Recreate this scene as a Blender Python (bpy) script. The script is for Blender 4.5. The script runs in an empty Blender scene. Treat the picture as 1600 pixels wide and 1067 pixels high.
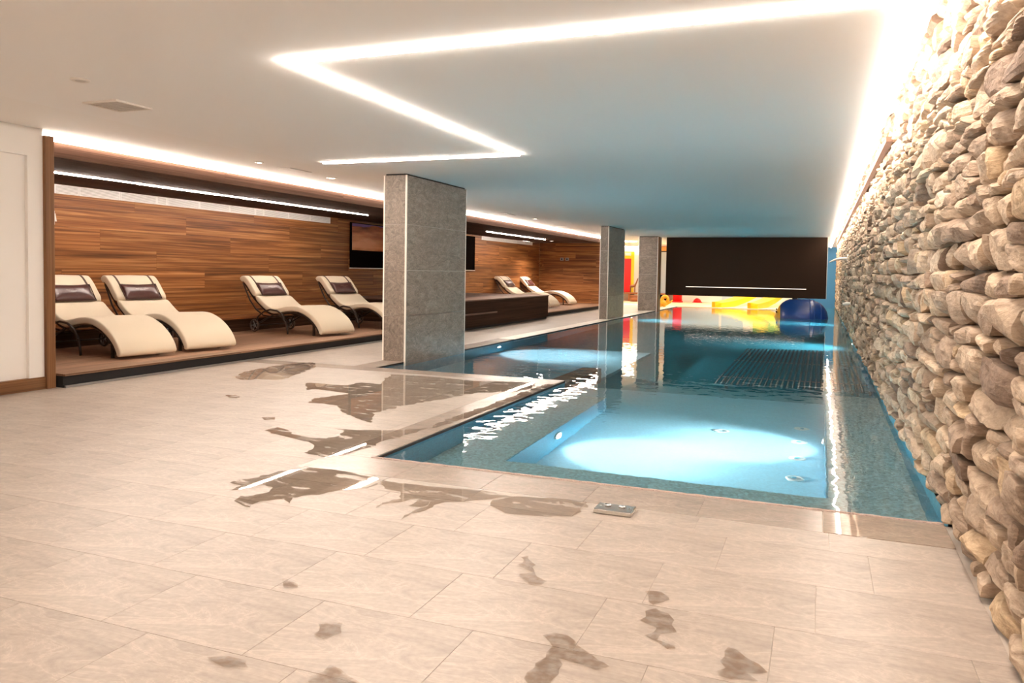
import bpy, bmesh, math, random
from mathutils import Vector, Matrix, noise

# ---------------------------------------------------------------- camera, world, exposure
SC = bpy.context.scene
COL = SC.collection
R = random.Random(7)
F_PX, YAW, PITCH, ROLL, CY = 1223.77, -0.374343, 0.042981, -0.0168325, 477.80
CAM_H = 1.16
cam_d = bpy.data.cameras.new('camera')
cam = bpy.data.objects.new('camera', cam_d)
COL.objects.link(cam)
SC.camera = cam
cam_d.sensor_width = 36.0
cam_d.lens = F_PX / 1600 * 36.0
cam_d.shift_y = -(533.5 - CY) / 1600
cam_d.clip_start = 0.05
cam_d.clip_end = 200
_up = Vector((0, 0, 1))
_f0 = Vector((math.sin(YAW), math.cos(YAW), 0))
_r0 = Vector((math.cos(YAW), -math.sin(YAW), 0))
_fw = math.cos(PITCH) * _f0 - math.sin(PITCH) * _up
_dn = -(math.sin(PITCH) * _f0 + math.cos(PITCH) * _up)
_rt = math.cos(ROLL) * _r0 + math.sin(ROLL) * _dn
_dn2 = -math.sin(ROLL) * _r0 + math.cos(ROLL) * _dn
_m = Matrix((_rt, -_dn2, -_fw)).transposed().to_4x4()
_m.translation = Vector((0, 0, CAM_H))
cam.matrix_world = _m

world = bpy.data.worlds.new('world')
SC.world = world
world.use_nodes = True
world.node_tree.nodes['Background'].inputs[0].default_value = (1, .9, .8, 1)
world.node_tree.nodes['Background'].inputs[1].default_value = 0.0

SC.view_settings.view_transform = 'Standard'
SC.view_settings.look = 'None'
SC.view_settings.gamma = 1
SC.view_settings.use_curve_mapping = False
SC.view_settings.exposure = 1.4
SC.cycles.use_denoising = True
SC.cycles.max_bounces = 9
SC.cycles.diffuse_bounces = 5
SC.cycles.glossy_bounces = 4
SC.cycles.transmission_bounces = 6
SC.cycles.transparent_max_bounces = 8
SC.cycles.sample_clamp_indirect = 6
SC.cycles.caustics_reflective = False
SC.cycles.caustics_refractive = True
SC.cycles.blur_glossy = 0.3

WARM = (1.0, .86, .745)
E_LINE = 27.0        # ceiling light lines
E_WALL = 26.0        # line washing the stone wall
E_EDGE = 32.0        # line along the lounge edge
E_NICHE = 48.0       # lines in the lounge ceiling
E_POOL = 80.0       # underwater lamps
E_KIDS = 22.0

# ---------------------------------------------------------------- node helpers
class NT:
    def __init__(s, name):
        s.m = bpy.data.materials.new(name)
        s.m.use_nodes = True
        s.t = s.m.node_tree
        s.t.nodes.clear()
        s.o = s.t.nodes.new('ShaderNodeOutputMaterial')
    def n(s, typ, ins=None, **kw):
        x = s.t.nodes.new('ShaderNode' + typ)
        for k, v in kw.items():
            setattr(x, k, v)
        for k, v in (ins or {}).items():
            i = x.inputs[k]
            if isinstance(v, tuple) and len(v) == 2 and hasattr(v[0], 'outputs'):
                s.t.links.new(v[0].outputs[v[1]], i)
            elif hasattr(v, 'outputs'):
                s.t.links.new(v.outputs[0], i)
            else:
                if isinstance(v, (tuple, list)) and len(v) == 3 and len(i.default_value) == 4:
                    v = tuple(v) + (1,)
                i.default_value = v
        return x
    def ramp(s, fac, stops, mode='LINEAR'):
        x = s.n('ValToRGB', {'Fac': fac})
        x.color_ramp.interpolation = mode
        e = x.color_ramp.elements
        while len(e) < len(stops):
            e.new(.5)
        for i, (p, c) in enumerate(stops):
            e[i].position = p
            e[i].color = tuple(c) + (1,) if len(c) == 3 else c
        return x
    def mix(s, a, b, f, typ='MIX'):
        x = s.t.nodes.new('ShaderNodeMix')
        x.data_type = 'RGBA'
        x.blend_type = typ
        for k, v in ((0, f), (6, a), (7, b)):
            if isinstance(v, tuple) and len(v) == 2 and hasattr(v[0], 'outputs'):
                s.t.links.new(v[0].outputs[v[1]], x.inputs[k])
            elif hasattr(v, 'outputs'):
                s.t.links.new(v.outputs[2] if v.bl_idname == 'ShaderNodeMix' else v.outputs[0], x.inputs[k])
            else:
                x.inputs[k].default_value = v if k == 0 else tuple(v) + (1,)
        return x
    def done(s, sh):
        s.t.links.new(sh.outputs[0], s.o.inputs[0])
        return s.m
def cout(x):
    return (x, 2) if x.bl_idname == 'ShaderNodeMix' else (x, 0)

def plain(name, col, rough=.5, metal=0., bump=0., bscale=60, spec=.5):
    t = NT(name)
    ins = {'Base Color': col, 'Roughness': rough, 'Metallic': metal, 'Specular IOR Level': spec}
    if bump:
        tc = t.n('TexCoord')
        nz = t.n('TexNoise', {'Vector': (tc, 3), 'Scale': bscale, 'Detail': 3.0})
        ins['Normal'] = t.n('Bump', {'Height': nz, 'Strength': bump, 'Distance': .01})
    return t.done(t.n('BsdfPrincipled', ins))

def emit(name, col, strength):
    t = NT(name)
    return t.done(t.n('Emission', {'Color': col, 'Strength': strength}))

def mapped(t, scale, rand=0., src=3):
    tc = t.n('TexCoord')
    v = (tc, src)
    if rand:
        oi = t.n('ObjectInfo')
        mu = t.n('Math', {0: (oi, 5), 1: rand}, operation='MULTIPLY')
        cx = t.n('CombineXYZ', {0: mu, 1: mu, 2: mu})
        v = t.n('VectorMath', {0: v, 1: cx}, operation='ADD')
    return t.n('Mapping', {'Vector': v, 'Scale': scale})

def wood(name, dark, mid, light, grain=(1.0, .6, 9), rough=.45, src=0, rand=40., tone=.5, spec=.3):
    """grain = scale per axis; the small one runs along the board"""
    t = NT(name)
    mp = mapped(t, grain, rand, src)
    n1 = t.n('TexNoise', {'Vector': mp, 'Scale': 1.0, 'Detail': 6.0, 'Roughness': .62, 'Distortion': 1.7})
    n2 = t.n('TexNoise', {'Vector': mp, 'Scale': 5.0, 'Detail': 3.0, 'Roughness': .6, 'Distortion': .3})
    r1 = t.ramp(n1, [(.3, dark), (.5, mid), (.68, light)])
    r2 = t.ramp(n2, [(.35, (.55, .5, .46)), (.6, (1, 1, 1))])
    c = t.mix(r1, r2, .6, 'MULTIPLY')
    oi = t.n('ObjectInfo')
    tr = t.ramp((oi, 5), [(0, (1 - tone * .55,) * 3), (1, (1 + tone * .35,) * 3)])
    c = t.mix(c, tr, 1.0, 'MULTIPLY')
    bp = t.n('Bump', {'Height': n2, 'Strength': .12, 'Distance': .004})
    return t.done(t.n('BsdfPrincipled', {'Base Color': cout(c), 'Roughness': rough, 'Normal': bp, 'Specular IOR Level': spec}))

# ---------------------------------------------------------------- materials
M = {}
M['white'] = plain('white_plaster', (.86, .83, .79), .8, bump=.03)
M['ceiling'] = plain('ceiling_paint', (.92, .90, .875), .85)
M['side_ceiling'] = plain('side_ceiling_paint', (.91, .885, .85), .85)

def floor_mat(name, base, rough, bmp=1.0):
    t = NT(name)
    mp = mapped(t, (1.6, 4.5, 3), 0, 3)
    n1 = t.n('TexNoise', {'Vector': mp, 'Scale': 1.3, 'Detail': 8.0, 'Roughness': .65, 'Distortion': 1.2})
    mp2 = mapped(t, (1, 1, 1), 0, 3)
    n2 = t.n('TexNoise', {'Vector': mp2, 'Scale': 1.1, 'Detail': 5.0, 'Roughness': .6})
    n3 = t.n('TexNoise', {'Vector': mp2, 'Scale': 45.0, 'Detail': 3.0})
    b = Vector(base)
    r = t.ramp(n1, [(.30, tuple(b * .70)), (.42, tuple(b * .92)), (.49, tuple(b * 1.02)), (.505, tuple(b * 1.16)), (.52, tuple(b * .98)), (.58, tuple(b * .90)), (.72, tuple(b * 1.15))])
    r2 = t.ramp(n2, [(.3, (.80, .785, .77)), (.7, (1.07, 1.07, 1.06))])
    c = t.mix(r, r2, 1.0, 'MULTIPLY')
    r3 = t.ramp(n3, [(.35, (.93, .93, .93)), (.65, (1.04, 1.04, 1.04))])
    c = t.mix(c, r3, 1.0, 'MULTIPLY')
    oi = t.n('ObjectInfo')
    tr = t.ramp((oi, 5), [(0, (.985, .985, .99)), (1, (1.01, 1.01, 1.01))])
    c = t.mix(c, tr, 1.0, 'MULTIPLY')
    bp = t.n('Bump', {'Height': n1, 'Strength': .15 * bmp, 'Distance': .01})
    bp2 = t.n('Bump', {'Height': n3, 'Strength': .1 * bmp, 'Distance': .003, 'Normal': bp})
    return t.done(t.n('BsdfPrincipled', {'Base Color': cout(c), 'Roughness': rough, 'Normal': bp2, 'Specular IOR Level': .35}))
M['tile'] = floor_mat('stone_floor_tile', (.43, .37, .32), .38)
M['coping'] = floor_mat('stone_coping', (.36, .295, .25), .25)
M['coping_dark'] = floor_mat('stone_coping_wet', (.36, .29, .24), .012, .0)
M['coping_light'] = floor_mat('stone_coping_pale', (.88, .80, .70), .3)
M['grout'] = plain('grout', (.52, .46, .40), .9)
M['rim'] = plain('granite_rim', (.40, .30, .26), .7, bump=.8, bscale=90)

def slate(name, dark, light):
    t = NT(name)
    mp = mapped(t, (1.6, 1.6, 3.2), 30, 0)
    n1 = t.n('TexNoise', {'Vector': mp, 'Scale': 1.6, 'Detail': 9.0, 'Roughness': .7, 'Distortion': 2.2})
    n2 = t.n('TexNoise', {'Vector': mp, 'Scale': 5.0, 'Detail': 6.0, 'Roughness': .7, 'Distortion': 3.0})
    r = t.ramp(n1, [(.3, dark), (.7, light)])
    r2 = t.ramp(n2, [(.40, (1, 1, 1)), (.50, (.9, .9, .9)), (.525, (2.6, 2.5, 2.4)), (.55, (1.3, 1.3, 1.3)), (.57, (.62, .62, .62)), (.7, (1.1, 1.1, 1.1))])
    c = t.mix(r, r2, .8, 'MULTIPLY')
    bp = t.n('Bump', {'Height': n2, 'Strength': .3, 'Distance': .01})
    return t.done(t.n('BsdfPrincipled', {'Base Color': cout(c), 'Roughness': .38, 'Normal': bp}))
M['slate'] = slate('grey_slate_tile', (.115, .092, .074), (.29, .24, .20))
M['slate_trim'] = plain('pale_corner_trim', (.92, .86, .78), .35)
M['joint'] = plain('pale_joint', (.55, .50, .44), .8)
M['dark_gap'] = plain('dark_gap', (.012, .010, .010), .8)
M['black'] = plain('black_lacquer', (.006, .004, .0035), .85, spec=.0)
M['wood_wall'] = wood('oak_wall_board', (.085, .026, .007), (.31, .112, .032), (.58, .265, .09), (1.0, .55, 3.6), tone=.35)
M['wood_end'] = wood('oak_end_board', (.085, .026, .007), (.31, .112, .032), (.58, .265, .09), (.55, 1.0, 3.6), tone=.35)
M['wood_deck'] = wood('oak_deck_board', (.09, .038, .020), (.27, .15, .09), (.46, .29, .19), (9, .8, 1), rough=.5, tone=.4, spec=.2)
M['wood_dark'] = wood('dark_oak', (.030, .014, .008), (.062, .030, .018), (.105, .055, .035), (9, .6, 9), rough=.75, tone=.3, spec=.08)
M['wood_podium'] = wood('walnut_podium', (.030, .013, .007), (.062, .028, .015), (.10, .05, .03), (.8, .8, 6), rough=.7, tone=.3, spec=.08)
M['wood_podium_top'] = wood('walnut_podium_top', (.15, .085, .06), (.22, .13, .095), (.28, .17, .125), (8, .8, 6), rough=.5, tone=.2, spec=.15)
M['wood_trim'] = wood('oak_trim', (.13, .055, .02), (.22, .10, .04), (.30, .15, .065), (6, .9, 6), tone=.1)
M['wood_trim_v'] = wood('oak_trim_upright', (.12, .05, .02), (.20, .09, .036), (.28, .135, .055), (6, 6, .7), tone=.1)
M['partition'] = plain('dark_bronze_panel', (.036, .019, .011), .75, bump=.15, bscale=14, spec=.15)
M['cushion'] = plain('cream_upholstery', (.80, .69, .53), .75, bump=.15, bscale=120)
M['piping'] = plain('brown_piping', (.08, .035, .022), .6)
M['strap'] = plain('brown_strap', (.13, .075, .05), .6)
M['pillow'] = plain('brown_satin', (.085, .030, .026), .28, bump=.35, bscale=9, spec=.8)
M['lettering'] = plain('pale_lettering', (.62, .45, .36), .4)
M['rattan'] = plain('dark_brown_frame', (.028, .015, .010), .35)
M['tyre'] = plain('brown_tyre', (.075, .045, .032), .5)
M['steel'] = plain('brushed_steel', (.62, .60, .57), .22, 1.0)
M['steel_dark'] = plain('steel_plate', (.36, .36, .35), .35, .8)
M['vent_white'] = plain('vent_enamel', (.93, .90, .88), .4)
M['vent_back'] = plain('vent_back', (.42, .38, .37), .7)
M['fitting'] = plain('white_plastic', (.80, .75, .69), .4)
M['fitting_grey'] = plain('grey_grille', (.66, .62, .58), .5)
M['red'] = plain('red_paint', (.80, .006, .008), .35)
M['yellow'] = plain('yellow_paint', (.92, .68, .01), .4)
M['amber'] = plain('amber_plastic', (.90, .42, .01), .3)
M['orange'] = plain('orange_lit_tone', (.90, .46, .12), .5)
M['blue'] = plain('blue_plastic', (.004, .035, .17), .35)
M['blue_wall'] = plain('blue_wall_paint', (.06, .25, .50), .6)
M['pale_blue'] = plain('pale_blue_paint', (.50, .62, .72), .6)
M['green'] = plain('green_paint', (.35, .60, .12), .5)
M['brown'] = plain('brown_wood_bench', (.30, .10, .03), .4)
M['cream_floor'] = plain('cream_floor', (.85, .68, .46), .5)
M['led'] = emit('light_line', WARM, E_LINE)
M['led_wall'] = emit('wall_light_line', WARM, E_WALL)
M['led_edge'] = emit('lounge_edge_light', WARM, E_EDGE)
M['led_niche'] = emit('lounge_ceiling_light', WARM, E_NICHE)
M['led_kids'] = emit('play_room_light', (1, .88, .74), E_KIDS)
M['led_dim'] = emit('small_spot_glow', WARM, 6)
M['line_glow'] = emit('partition_line_glow', (1, .85, .7), .9)
M['lamp_pool'] = emit('underwater_lamp', (.86, .95, 1.0), E_POOL)

def mosaic(name, col, sp=.18):
    t = NT(name)
    tc = t.n('TexCoord')
    v = t.n('TexVoronoi', {'Vector': (tc, 3), 'Scale': 55.0})
    b = Vector(col)
    r = t.ramp((v, 1), [(.1, tuple(b * (1 - sp))), (.9, tuple(b * (1 + sp)))])
    return t.done(t.n('BsdfPrincipled', {'Base Color': r, 'Roughness': .5}))
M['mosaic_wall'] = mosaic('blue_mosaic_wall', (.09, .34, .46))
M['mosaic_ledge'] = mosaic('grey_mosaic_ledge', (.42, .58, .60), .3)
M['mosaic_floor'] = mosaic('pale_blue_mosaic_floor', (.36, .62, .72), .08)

M['mosaic_deep'] = mosaic('mosaic_depth_tint', (.04, .27, .34), .12)  # darker teal stands in for light absorbed by the deep water
# water surface: real refraction, Fresnel mirror, small ripples
t = NT('pool_water')
tc = t.n('TexCoord')
mp = t.n('Mapping', {'Vector': (tc, 3), 'Scale': (1.0, 1.0, 1.0)})
w1 = t.n('TexNoise', {'Vector': mp, 'Scale': 5.5, 'Detail': 2.0, 'Roughness': .45})
w2 = t.n('TexNoise', {'Vector': mp, 'Scale': 9.0, 'Detail': 1.0, 'Roughness': .4})
b1 = t.n('Bump', {'Height': w1, 'Strength': 1.0, 'Distance': .0020})
b2 = t.n('Bump', {'Height': w2, 'Strength': 1.0, 'Distance': .0006, 'Normal': b1})
fr = t.n('Fresnel', {'IOR': 1.33, 'Normal': b2})
rf = t.n('BsdfRefraction', {'Color': (.84, .97, 1.0), 'Roughness': 0.0, 'IOR': 1.33, 'Normal': b2})
gl = t.n('BsdfGlossy', {'Color': (1, 1, 1), 'Roughness': 0.0, 'Normal': b2})
mx = t.n('MixShader', {0: fr, 1: rf, 2: gl})
M['water'] = t.done(mx)

# water film on the floor
t = NT('water_film')
fr = t.n('Fresnel', {'IOR': 1.22})
tr = t.n('BsdfTransparent', {'Color': (.90, .86, .82)})
gl = t.n('BsdfGlossy', {'Color': (1, 1, 1), 'Roughness': 0.02})
fm = t.n('MixShader', {0: fr, 1: tr, 2: gl})
tc = t.n('TexCoord')
mp = t.n('Mapping', {'Vector': (tc, 3), 'Scale': (3.0, 8.0, 1.0)})
nz = t.n('TexNoise', {'Vector': mp, 'Scale': 1.6, 'Detail': 8.0, 'Roughness': .62, 'Distortion': .5})
mk = t.ramp(nz, [(.395, (0, 0, 0)), (.415, (1, 1, 1))])
dry = t.n('BsdfTransparent', {'Color': (1, 1, 1)})
M['film'] = t.done(t.n('MixShader', {0: mk, 1: dry, 2: fm}))
t = NT('damp_film')
tc = t.n('TexCoord')
nz = t.n('TexNoise', {'Vector': (tc, 3), 'Scale': 28.0, 'Detail': 4.0})
rp = t.ramp(nz, [(.38, (.95, .95, .95)), (.6, (.78, .71, .65))])
fr = t.n('Fresnel', {'IOR': 1.25})
tr = t.n('BsdfTransparent', {'Color': rp})
gl = t.n('BsdfGlossy', {'Color': (1, 1, 1), 'Roughness': 0.25})
M['damp'] = t.done(t.n('MixShader', {0: fr, 1: tr, 2: gl}))

# dry-stone: colour by a per-stone value
t = NT('dry_stone')
at = t.n('Attribute', attribute_name='tone')
tc = t.n('TexCoord')
mp = t.n('Mapping', {'Vector': (tc, 3), 'Scale': (1, 1, 2.4)})
n1 = t.n('TexNoise', {'Vector': mp, 'Scale': 9.0, 'Detail': 8.0, 'Roughness': .68, 'Distortion': .7})
n2 = t.n('TexNoise', {'Vector': mp, 'Scale': 34.0, 'Detail': 6.0, 'Roughness': .7})
cr = t.ramp((at, 2), [(0, (.17, .12, .09)), (.18, (.32, .235, .175)), (.42, (.44, .345, .265)), (.62, (.53, .42, .315)), (.80, (.58, .46, .34)), (.9, (.57, .43, .28)), (1, (.64, .54, .43))])
r1 = t.ramp(n1, [(.28, (.45, .39, .35)), (.5, (.95, .93, .91)), (.7, (1.15, 1.13, 1.1))])
c = t.mix(cr, r1, 1.0, 'MULTIPLY')
r2 = t.ramp(n2, [(.3, (.80, .78, .76)), (.6, (1.06, 1.06, 1.06))])
c = t.mix(c, r2, 1.0, 'MULTIPLY')
bp = t.n('Bump', {'Height': n1, 'Strength': .55, 'Distance': .03})
bp2 = t.n('Bump', {'Height': n2, 'Strength': .5, 'Distance': .008, 'Normal': bp})
M['stone'] = t.done(t.n('BsdfPrincipled', {'Base Color': cout(c), 'Roughness': .82, 'Normal': bp2, 'Specular IOR Level': .25}))
M['stone_back'] = plain('stone_joint', (.06, .042, .03), .9)

# picture: orange mountain under a violet sky (flat print)
t = NT('mountain_print')
tc = t.n('TexCoord')
sp = t.n('SeparateXYZ', {0: (tc, 0)})
nz = t.n('TexNoise', {'Vector': (tc, 0), 'Scale': 1.6, 'Detail': 7.0, 'Roughness': .6})
hl = t.n('Math', {0: nz, 1: .62}, operation='MULTIPLY')
pk = t.n('Math', {0: (sp, 1), 1: .10, 2: .68}, operation='MULTIPLY_ADD')
h1 = t.n('Math', {0: hl, 1: pk}, operation='ADD')
df = t.n('Math', {0: h1, 1: (sp, 2)}, operation='SUBTRACT')
mk = t.ramp(df, [(.0, (0, 0, 0)), (.03, (1, 1, 1))])
rock = t.ramp(nz, [(.35, (.14, .035, .012)), (.5, (.55, .15, .05)), (.65, (.80, .30, .12))])
sky = t.ramp((sp, 2), [(.1, (.45, .22, .30)), (.45, (.22, .12, .26))])
c = t.mix(sky, rock, mk)
M['print'] = t.done(t.n('BsdfPrincipled', {'Base Color': cout(c), 'Roughness': .15}))

# ---------------------------------------------------------------- mesh helpers
class MB:
    def __init__(s):
        s.v, s.f = [], []
    def box(s, x0, y0, z0, x1, y1, z1, skip=''):
        b = len(s.v)
        s.v += [(x0, y0, z0), (x1, y0, z0), (x1, y1, z0), (x0, y1, z0), (x0, y0, z1), (x1, y0, z1), (x1, y1, z1), (x0, y1, z1)]
        fs = {'b': (0, 3, 2, 1), 't': (4, 5, 6, 7), 'f': (0, 1, 5, 4), 'r': (1, 2, 6, 5), 'k': (2, 3, 7, 6), 'l': (3, 0, 4, 7)}
        for k, q in fs.items():
            if k not in skip:
                s.f.append(tuple(b + i for i in q))
        return s
    def quad(s, a, b, c, d):
        i = len(s.v)
        s.v += [tuple(a), tuple(b), tuple(c), tuple(d)]
        s.f.append((i, i + 1, i + 2, i + 3))
        return s
    def grid(s, rows, close_u=False, cap=False):
        """rows: list of lists of points"""
        b = len(s.v)
        n = len(rows[0])
        for r in rows:
            s.v += [tuple(p) for p in r]
        for i in range(len(rows) - 1):
            for j in range(n if close_u else n - 1):
                k = (j + 1) % n
                s.f.append((b + i * n + j, b + i * n + k, b + (i + 1) * n + k, b + (i + 1) * n + j))
        if cap:
            s.f.append(tuple(b + j for j in reversed(range(n))))
            s.f.append(tuple(b + (len(rows) - 1) * n + j for j in range(n)))
        return s
    def tube(s, pts, r, n=8, cap=True, flat=1.0):
        pts = [Vector(p) for p in pts]
        rows = []
        prev = None
        for i, p in enumerate(pts):
            d = (pts[min(i + 1, len(pts) - 1)] - pts[max(i - 1, 0)]).normalized()
            if prev is None:
                a = Vector((0, 0, 1)) if abs(d.z) < .9 else Vector((1, 0, 0))
                u = d.cross(a).normalized()
            else:
                u = (prev - d * prev.dot(d)).normalized()
            prev = u
            w = d.cross(u)
            rr = r[i] if isinstance(r, (list, tuple)) else r
            rows.append([p + u * math.cos(2 * math.pi * k / n) * rr + w * math.sin(2 * math.pi * k / n) * rr * flat for k in range(n)])
        s.grid(rows, True, cap)
        return s
    def lathe(s, prof, c=(0, 0, 0), ax='z', n=24):
        """prof: (r, h) pairs along the axis"""
        rows = []
        for r, h in prof:
            row = []
            for k in range(n):
                a = 2 * math.pi * k / n
                p = {'z': (r * math.cos(a), r * math.sin(a), h), 'x': (h, r * math.cos(a), r * math.sin(a)), 'y': (r * math.sin(a), h, r * math.cos(a))}[ax]
                row.append((p[0] + c[0], p[1] + c[1], p[2] + c[2]))
            rows.append(row)
        return s.grid(rows, True, True)
    def mesh(s, name):
        me = bpy.data.meshes.new(name)
        me.from_pydata(s.v, [], s.f)
        me.validate()
        me.update()
        return me

def link(name, me, mat, parent=None, smooth=False, loc=None, bevel=0):
    if mat is not None and not me.materials:
        me.materials.append(mat)
    if smooth:
        for p in me.polygons:
            p.use_smooth = True
    o = bpy.data.objects.new(name, me)
    COL.objects.link(o)
    if loc:
        o.location = loc
    if parent:
        o.parent = parent
    if bevel:
        b = o.modifiers.new('bevel', 'BEVEL')
        b.width = bevel
        b.segments = 2
        b.limit_method = 'ANGLE'
    return o

def add(name, mb, mat, parent=None, smooth=False, loc=None, bevel=0):
    me = mb.mesh(name)
    return link(name, me, mat, parent, smooth, loc, bevel)

def fixn(o):
    bm = bmesh.new()
    bm.from_mesh(o.data)
    bmesh.ops.recalc_face_normals(bm, faces=bm.faces)
    bm.to_mesh(o.data)
    bm.free()
    return o

def tag(o, label, cat, group=None, kind=None):
    o['label'] = label
    o['category'] = cat
    if group:
        o['group'] = group
    if kind:
        o['kind'] = kind
    return o

def empty(name, loc=(0, 0, 0), rz=0):
    o = bpy.data.objects.new(name, None)
    COL.objects.link(o)
    o.location = loc
    o.rotation_euler = (0, 0, rz)
    return o

def copy_tree(o, parent=None):
    c = o.copy()
    COL.objects.link(c)
    if parent:
        c.parent = parent
    for ch in [x for x in COL.objects if x.parent == o]:
        copy_tree(ch, c)
    return c

H, HS, HN = 2.38, 2.40, 2.20           # ceilings: main, side, lounge
WZ = -.02                              # water level
XW = .60                               # stone wall face
XL, YN = -2.53, 4.18                   # main pool: far-left wall, near edge
XP, YP = -4.90, 8.05                   # pool side by the pillars, edge of the deck tongue
XE = -6.58                             # lounge platform edge
XB = -9.20                             # lounge back wall
YE = 26.0                              # lounge end wall
PZ = .13                               # platform height
YB = 34.5                              # back wall of the play room

# ================================================================= SETTING
# ---- floor: base slab with real tiles near, joints in the slab beyond
fl = MB()
B0 = -.0025
fl.box(-6.9, -3.2, -.02, .75, 3.80, B0)
fl.box(-6.9, 3.80, -.02, XL - .012, YP - .012, B0)
fl.box(XL - .012, 3.80, -.02, .75, YN - .035, B0)
floor = add('floor', fl, M['grout'])
tag(floor, 'pale beige stone tile floor around the pool, patchy with water', 'floor', kind='structure')
TX, TY = .57, .425
def tile_rects(x0, y0, x1, y1, yref, xref_for):
    out = []
    k = math.floor((y0 - yref) / TY)
    while yref + k * TY < y1 - 1e-6:
        a, b = max(y0, yref + k * TY), min(y1, yref + (k + 1) * TY)
        xr = xref_for(k)
        j = math.floor((x0 - xr) / TX)
        while xr + j * TX < x1 - 1e-6:
            p, q = max(x0, xr + j * TX), min(x1, xr + (j + 1) * TX)
            if q - p > .02 and b - a > .02:
                out.append((p, a, q, b))
            j += 1
        k += 1
    return out
XR = {1: -.105, 2: .02, 3: -.35, 4: -.50, 0: .13}
xfor = lambda k: XR.get(k, (k * .237) % TX)
rects = tile_rects(-6.68, .55, .58, 3.80, 1.85, xfor)
rects += tile_rects(-6.68, 3.80, XL - .30, YP - .3, 1.85, xfor)
G = .0007
_cache = {}
def tile_obj(name, x0, y0, x1, y1, mat, parent, top=0.0, g=G, th=None):
    w, d = round(x1 - x0, 4), round(y1 - y0, 4)
    th = th or (top - B0 + .001)
    key = (w, d, mat.name, round(th, 4), g)
    if key not in _cache:
        mb = MB()
        a, b, bv = w / 2 - g, d / 2 - g, .0008
        lo = [(-a, -b, -th), (a, -b, -th), (a, b, -th), (-a, b, -th)]
        md = [(-a, -b, -bv * .7), (a, -b, -bv * .7), (a, b, -bv * .7), (-a, b, -bv * .7)]
        tp = [(-a + bv, -b + bv, 0), (a - bv, -b + bv, 0), (a - bv, b - bv, 0), (-a + bv, b - bv, 0)]
        mb.grid([lo, md, tp], True, False)
        mb.f.append((8, 9, 10, 11))
        _cache[key] = mb.mesh(name)
    return link(name, _cache[key], mat, parent, loc=((x0 + x1) / 2, (y0 + y1) / 2, top))
for r in rects:
    tile_obj('tile', *r, M['tile'], floor)
# tile field behind the camera and further along: one tiled part each
def joint_floor(name, x0, y0, x1, y1, parent):
    mb = MB()
    for (a, b, c, d) in tile_rects(x0, y0, x1, y1, 1.85, xfor):
        mb.box(a + G, b + G, B0, c - G, d - G, 0, skip='b')
    o = add(name, mb, M['tile'], parent)
    o['kind'] = 'stuff'
    return o
joint_floor('tile_field', -6.68, -3.0, .58, .55, floor)
# far deck beside the lounge
fd = MB()
fd.box(XE - .4, YP - .012, -.02, XP - .012, 29.5, B0)
floor2 = add('floor_far_deck', fd, M['grout'])
tag(floor2, 'stone walkway between the lounge platform and the row of pillars', 'floor', kind='structure')
joint_floor('tile_field', XE - .02, YP, XP - .30, YE + .2, floor2)
# coping round the pool
xs = [-2.83, -2.20, -1.66, -1.09, -.52, .045, .585]
for a, b in zip(xs, xs[1:]):
    m = M['coping_dark'] if a > 0 else M['coping']
    g = .004 if a > 0 else G
    tile_obj('coping_tile', a, 3.80, b, YN - .03, m, floor, 0.0015 if a > 0 else 0, g)
y = YN - .03
while y < YP - .31:
    y2 = min(y + TX, YP - .30)
    tile_obj('coping_tile', XL - .30, y, XL - .012, y2, M['coping'], floor)
    y = y2
x = XL - .012
while x > -6.6:
    x2 = max(x - TX, -6.68)
    tile_obj('coping_tile', x2, YP - .30, x, YP, M['coping'], floor)
    x = x2
y = YP
while y < 29.4:
    y2 = min(y + TX, 29.5)
    tile_obj('coping_tile', XP - .30, y, XP, y2, M['coping'] if y < 12.2 else M['coping_light'], floor2)
    y = y2
# rough granite rim along the near edge
rim = MB()
rows = []
n = 120
for i in range(n + 1):
    x = XL - .02 + (XW - XL + .0) * i / n
    j = .003 * noise.noise(Vector((x * 20, 0, 0)))
    k = .003 * noise.noise(Vector((x * 17, 5, 0)))
    rows.append([(x, YN - .03, -.05), (x, YN - .03 + k, .003 + j), (x, YN - .012, .006 + k), (x, YN + .004 + k, -.002 + j), (x, YN + .006, -.07)])
rim.grid(rows)
o = fixn(add('rim', rim, M['rim'], floor, smooth=True))
# play room floor
kf = MB()
kf.box(-12.5, YE + .2, -.3, XE - .4, YB, 0)
kf.box(XE - .4, 29.5, -.02, -.912, YB, 0)
kf.box(-4.9, 29.215, -.02, -.9, 29.5, 0)
tag(add('floor_play_room', kf, M['cream_floor']), 'cream floor of the children\'s play area beyond the pool', 'floor', kind='structure')

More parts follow.
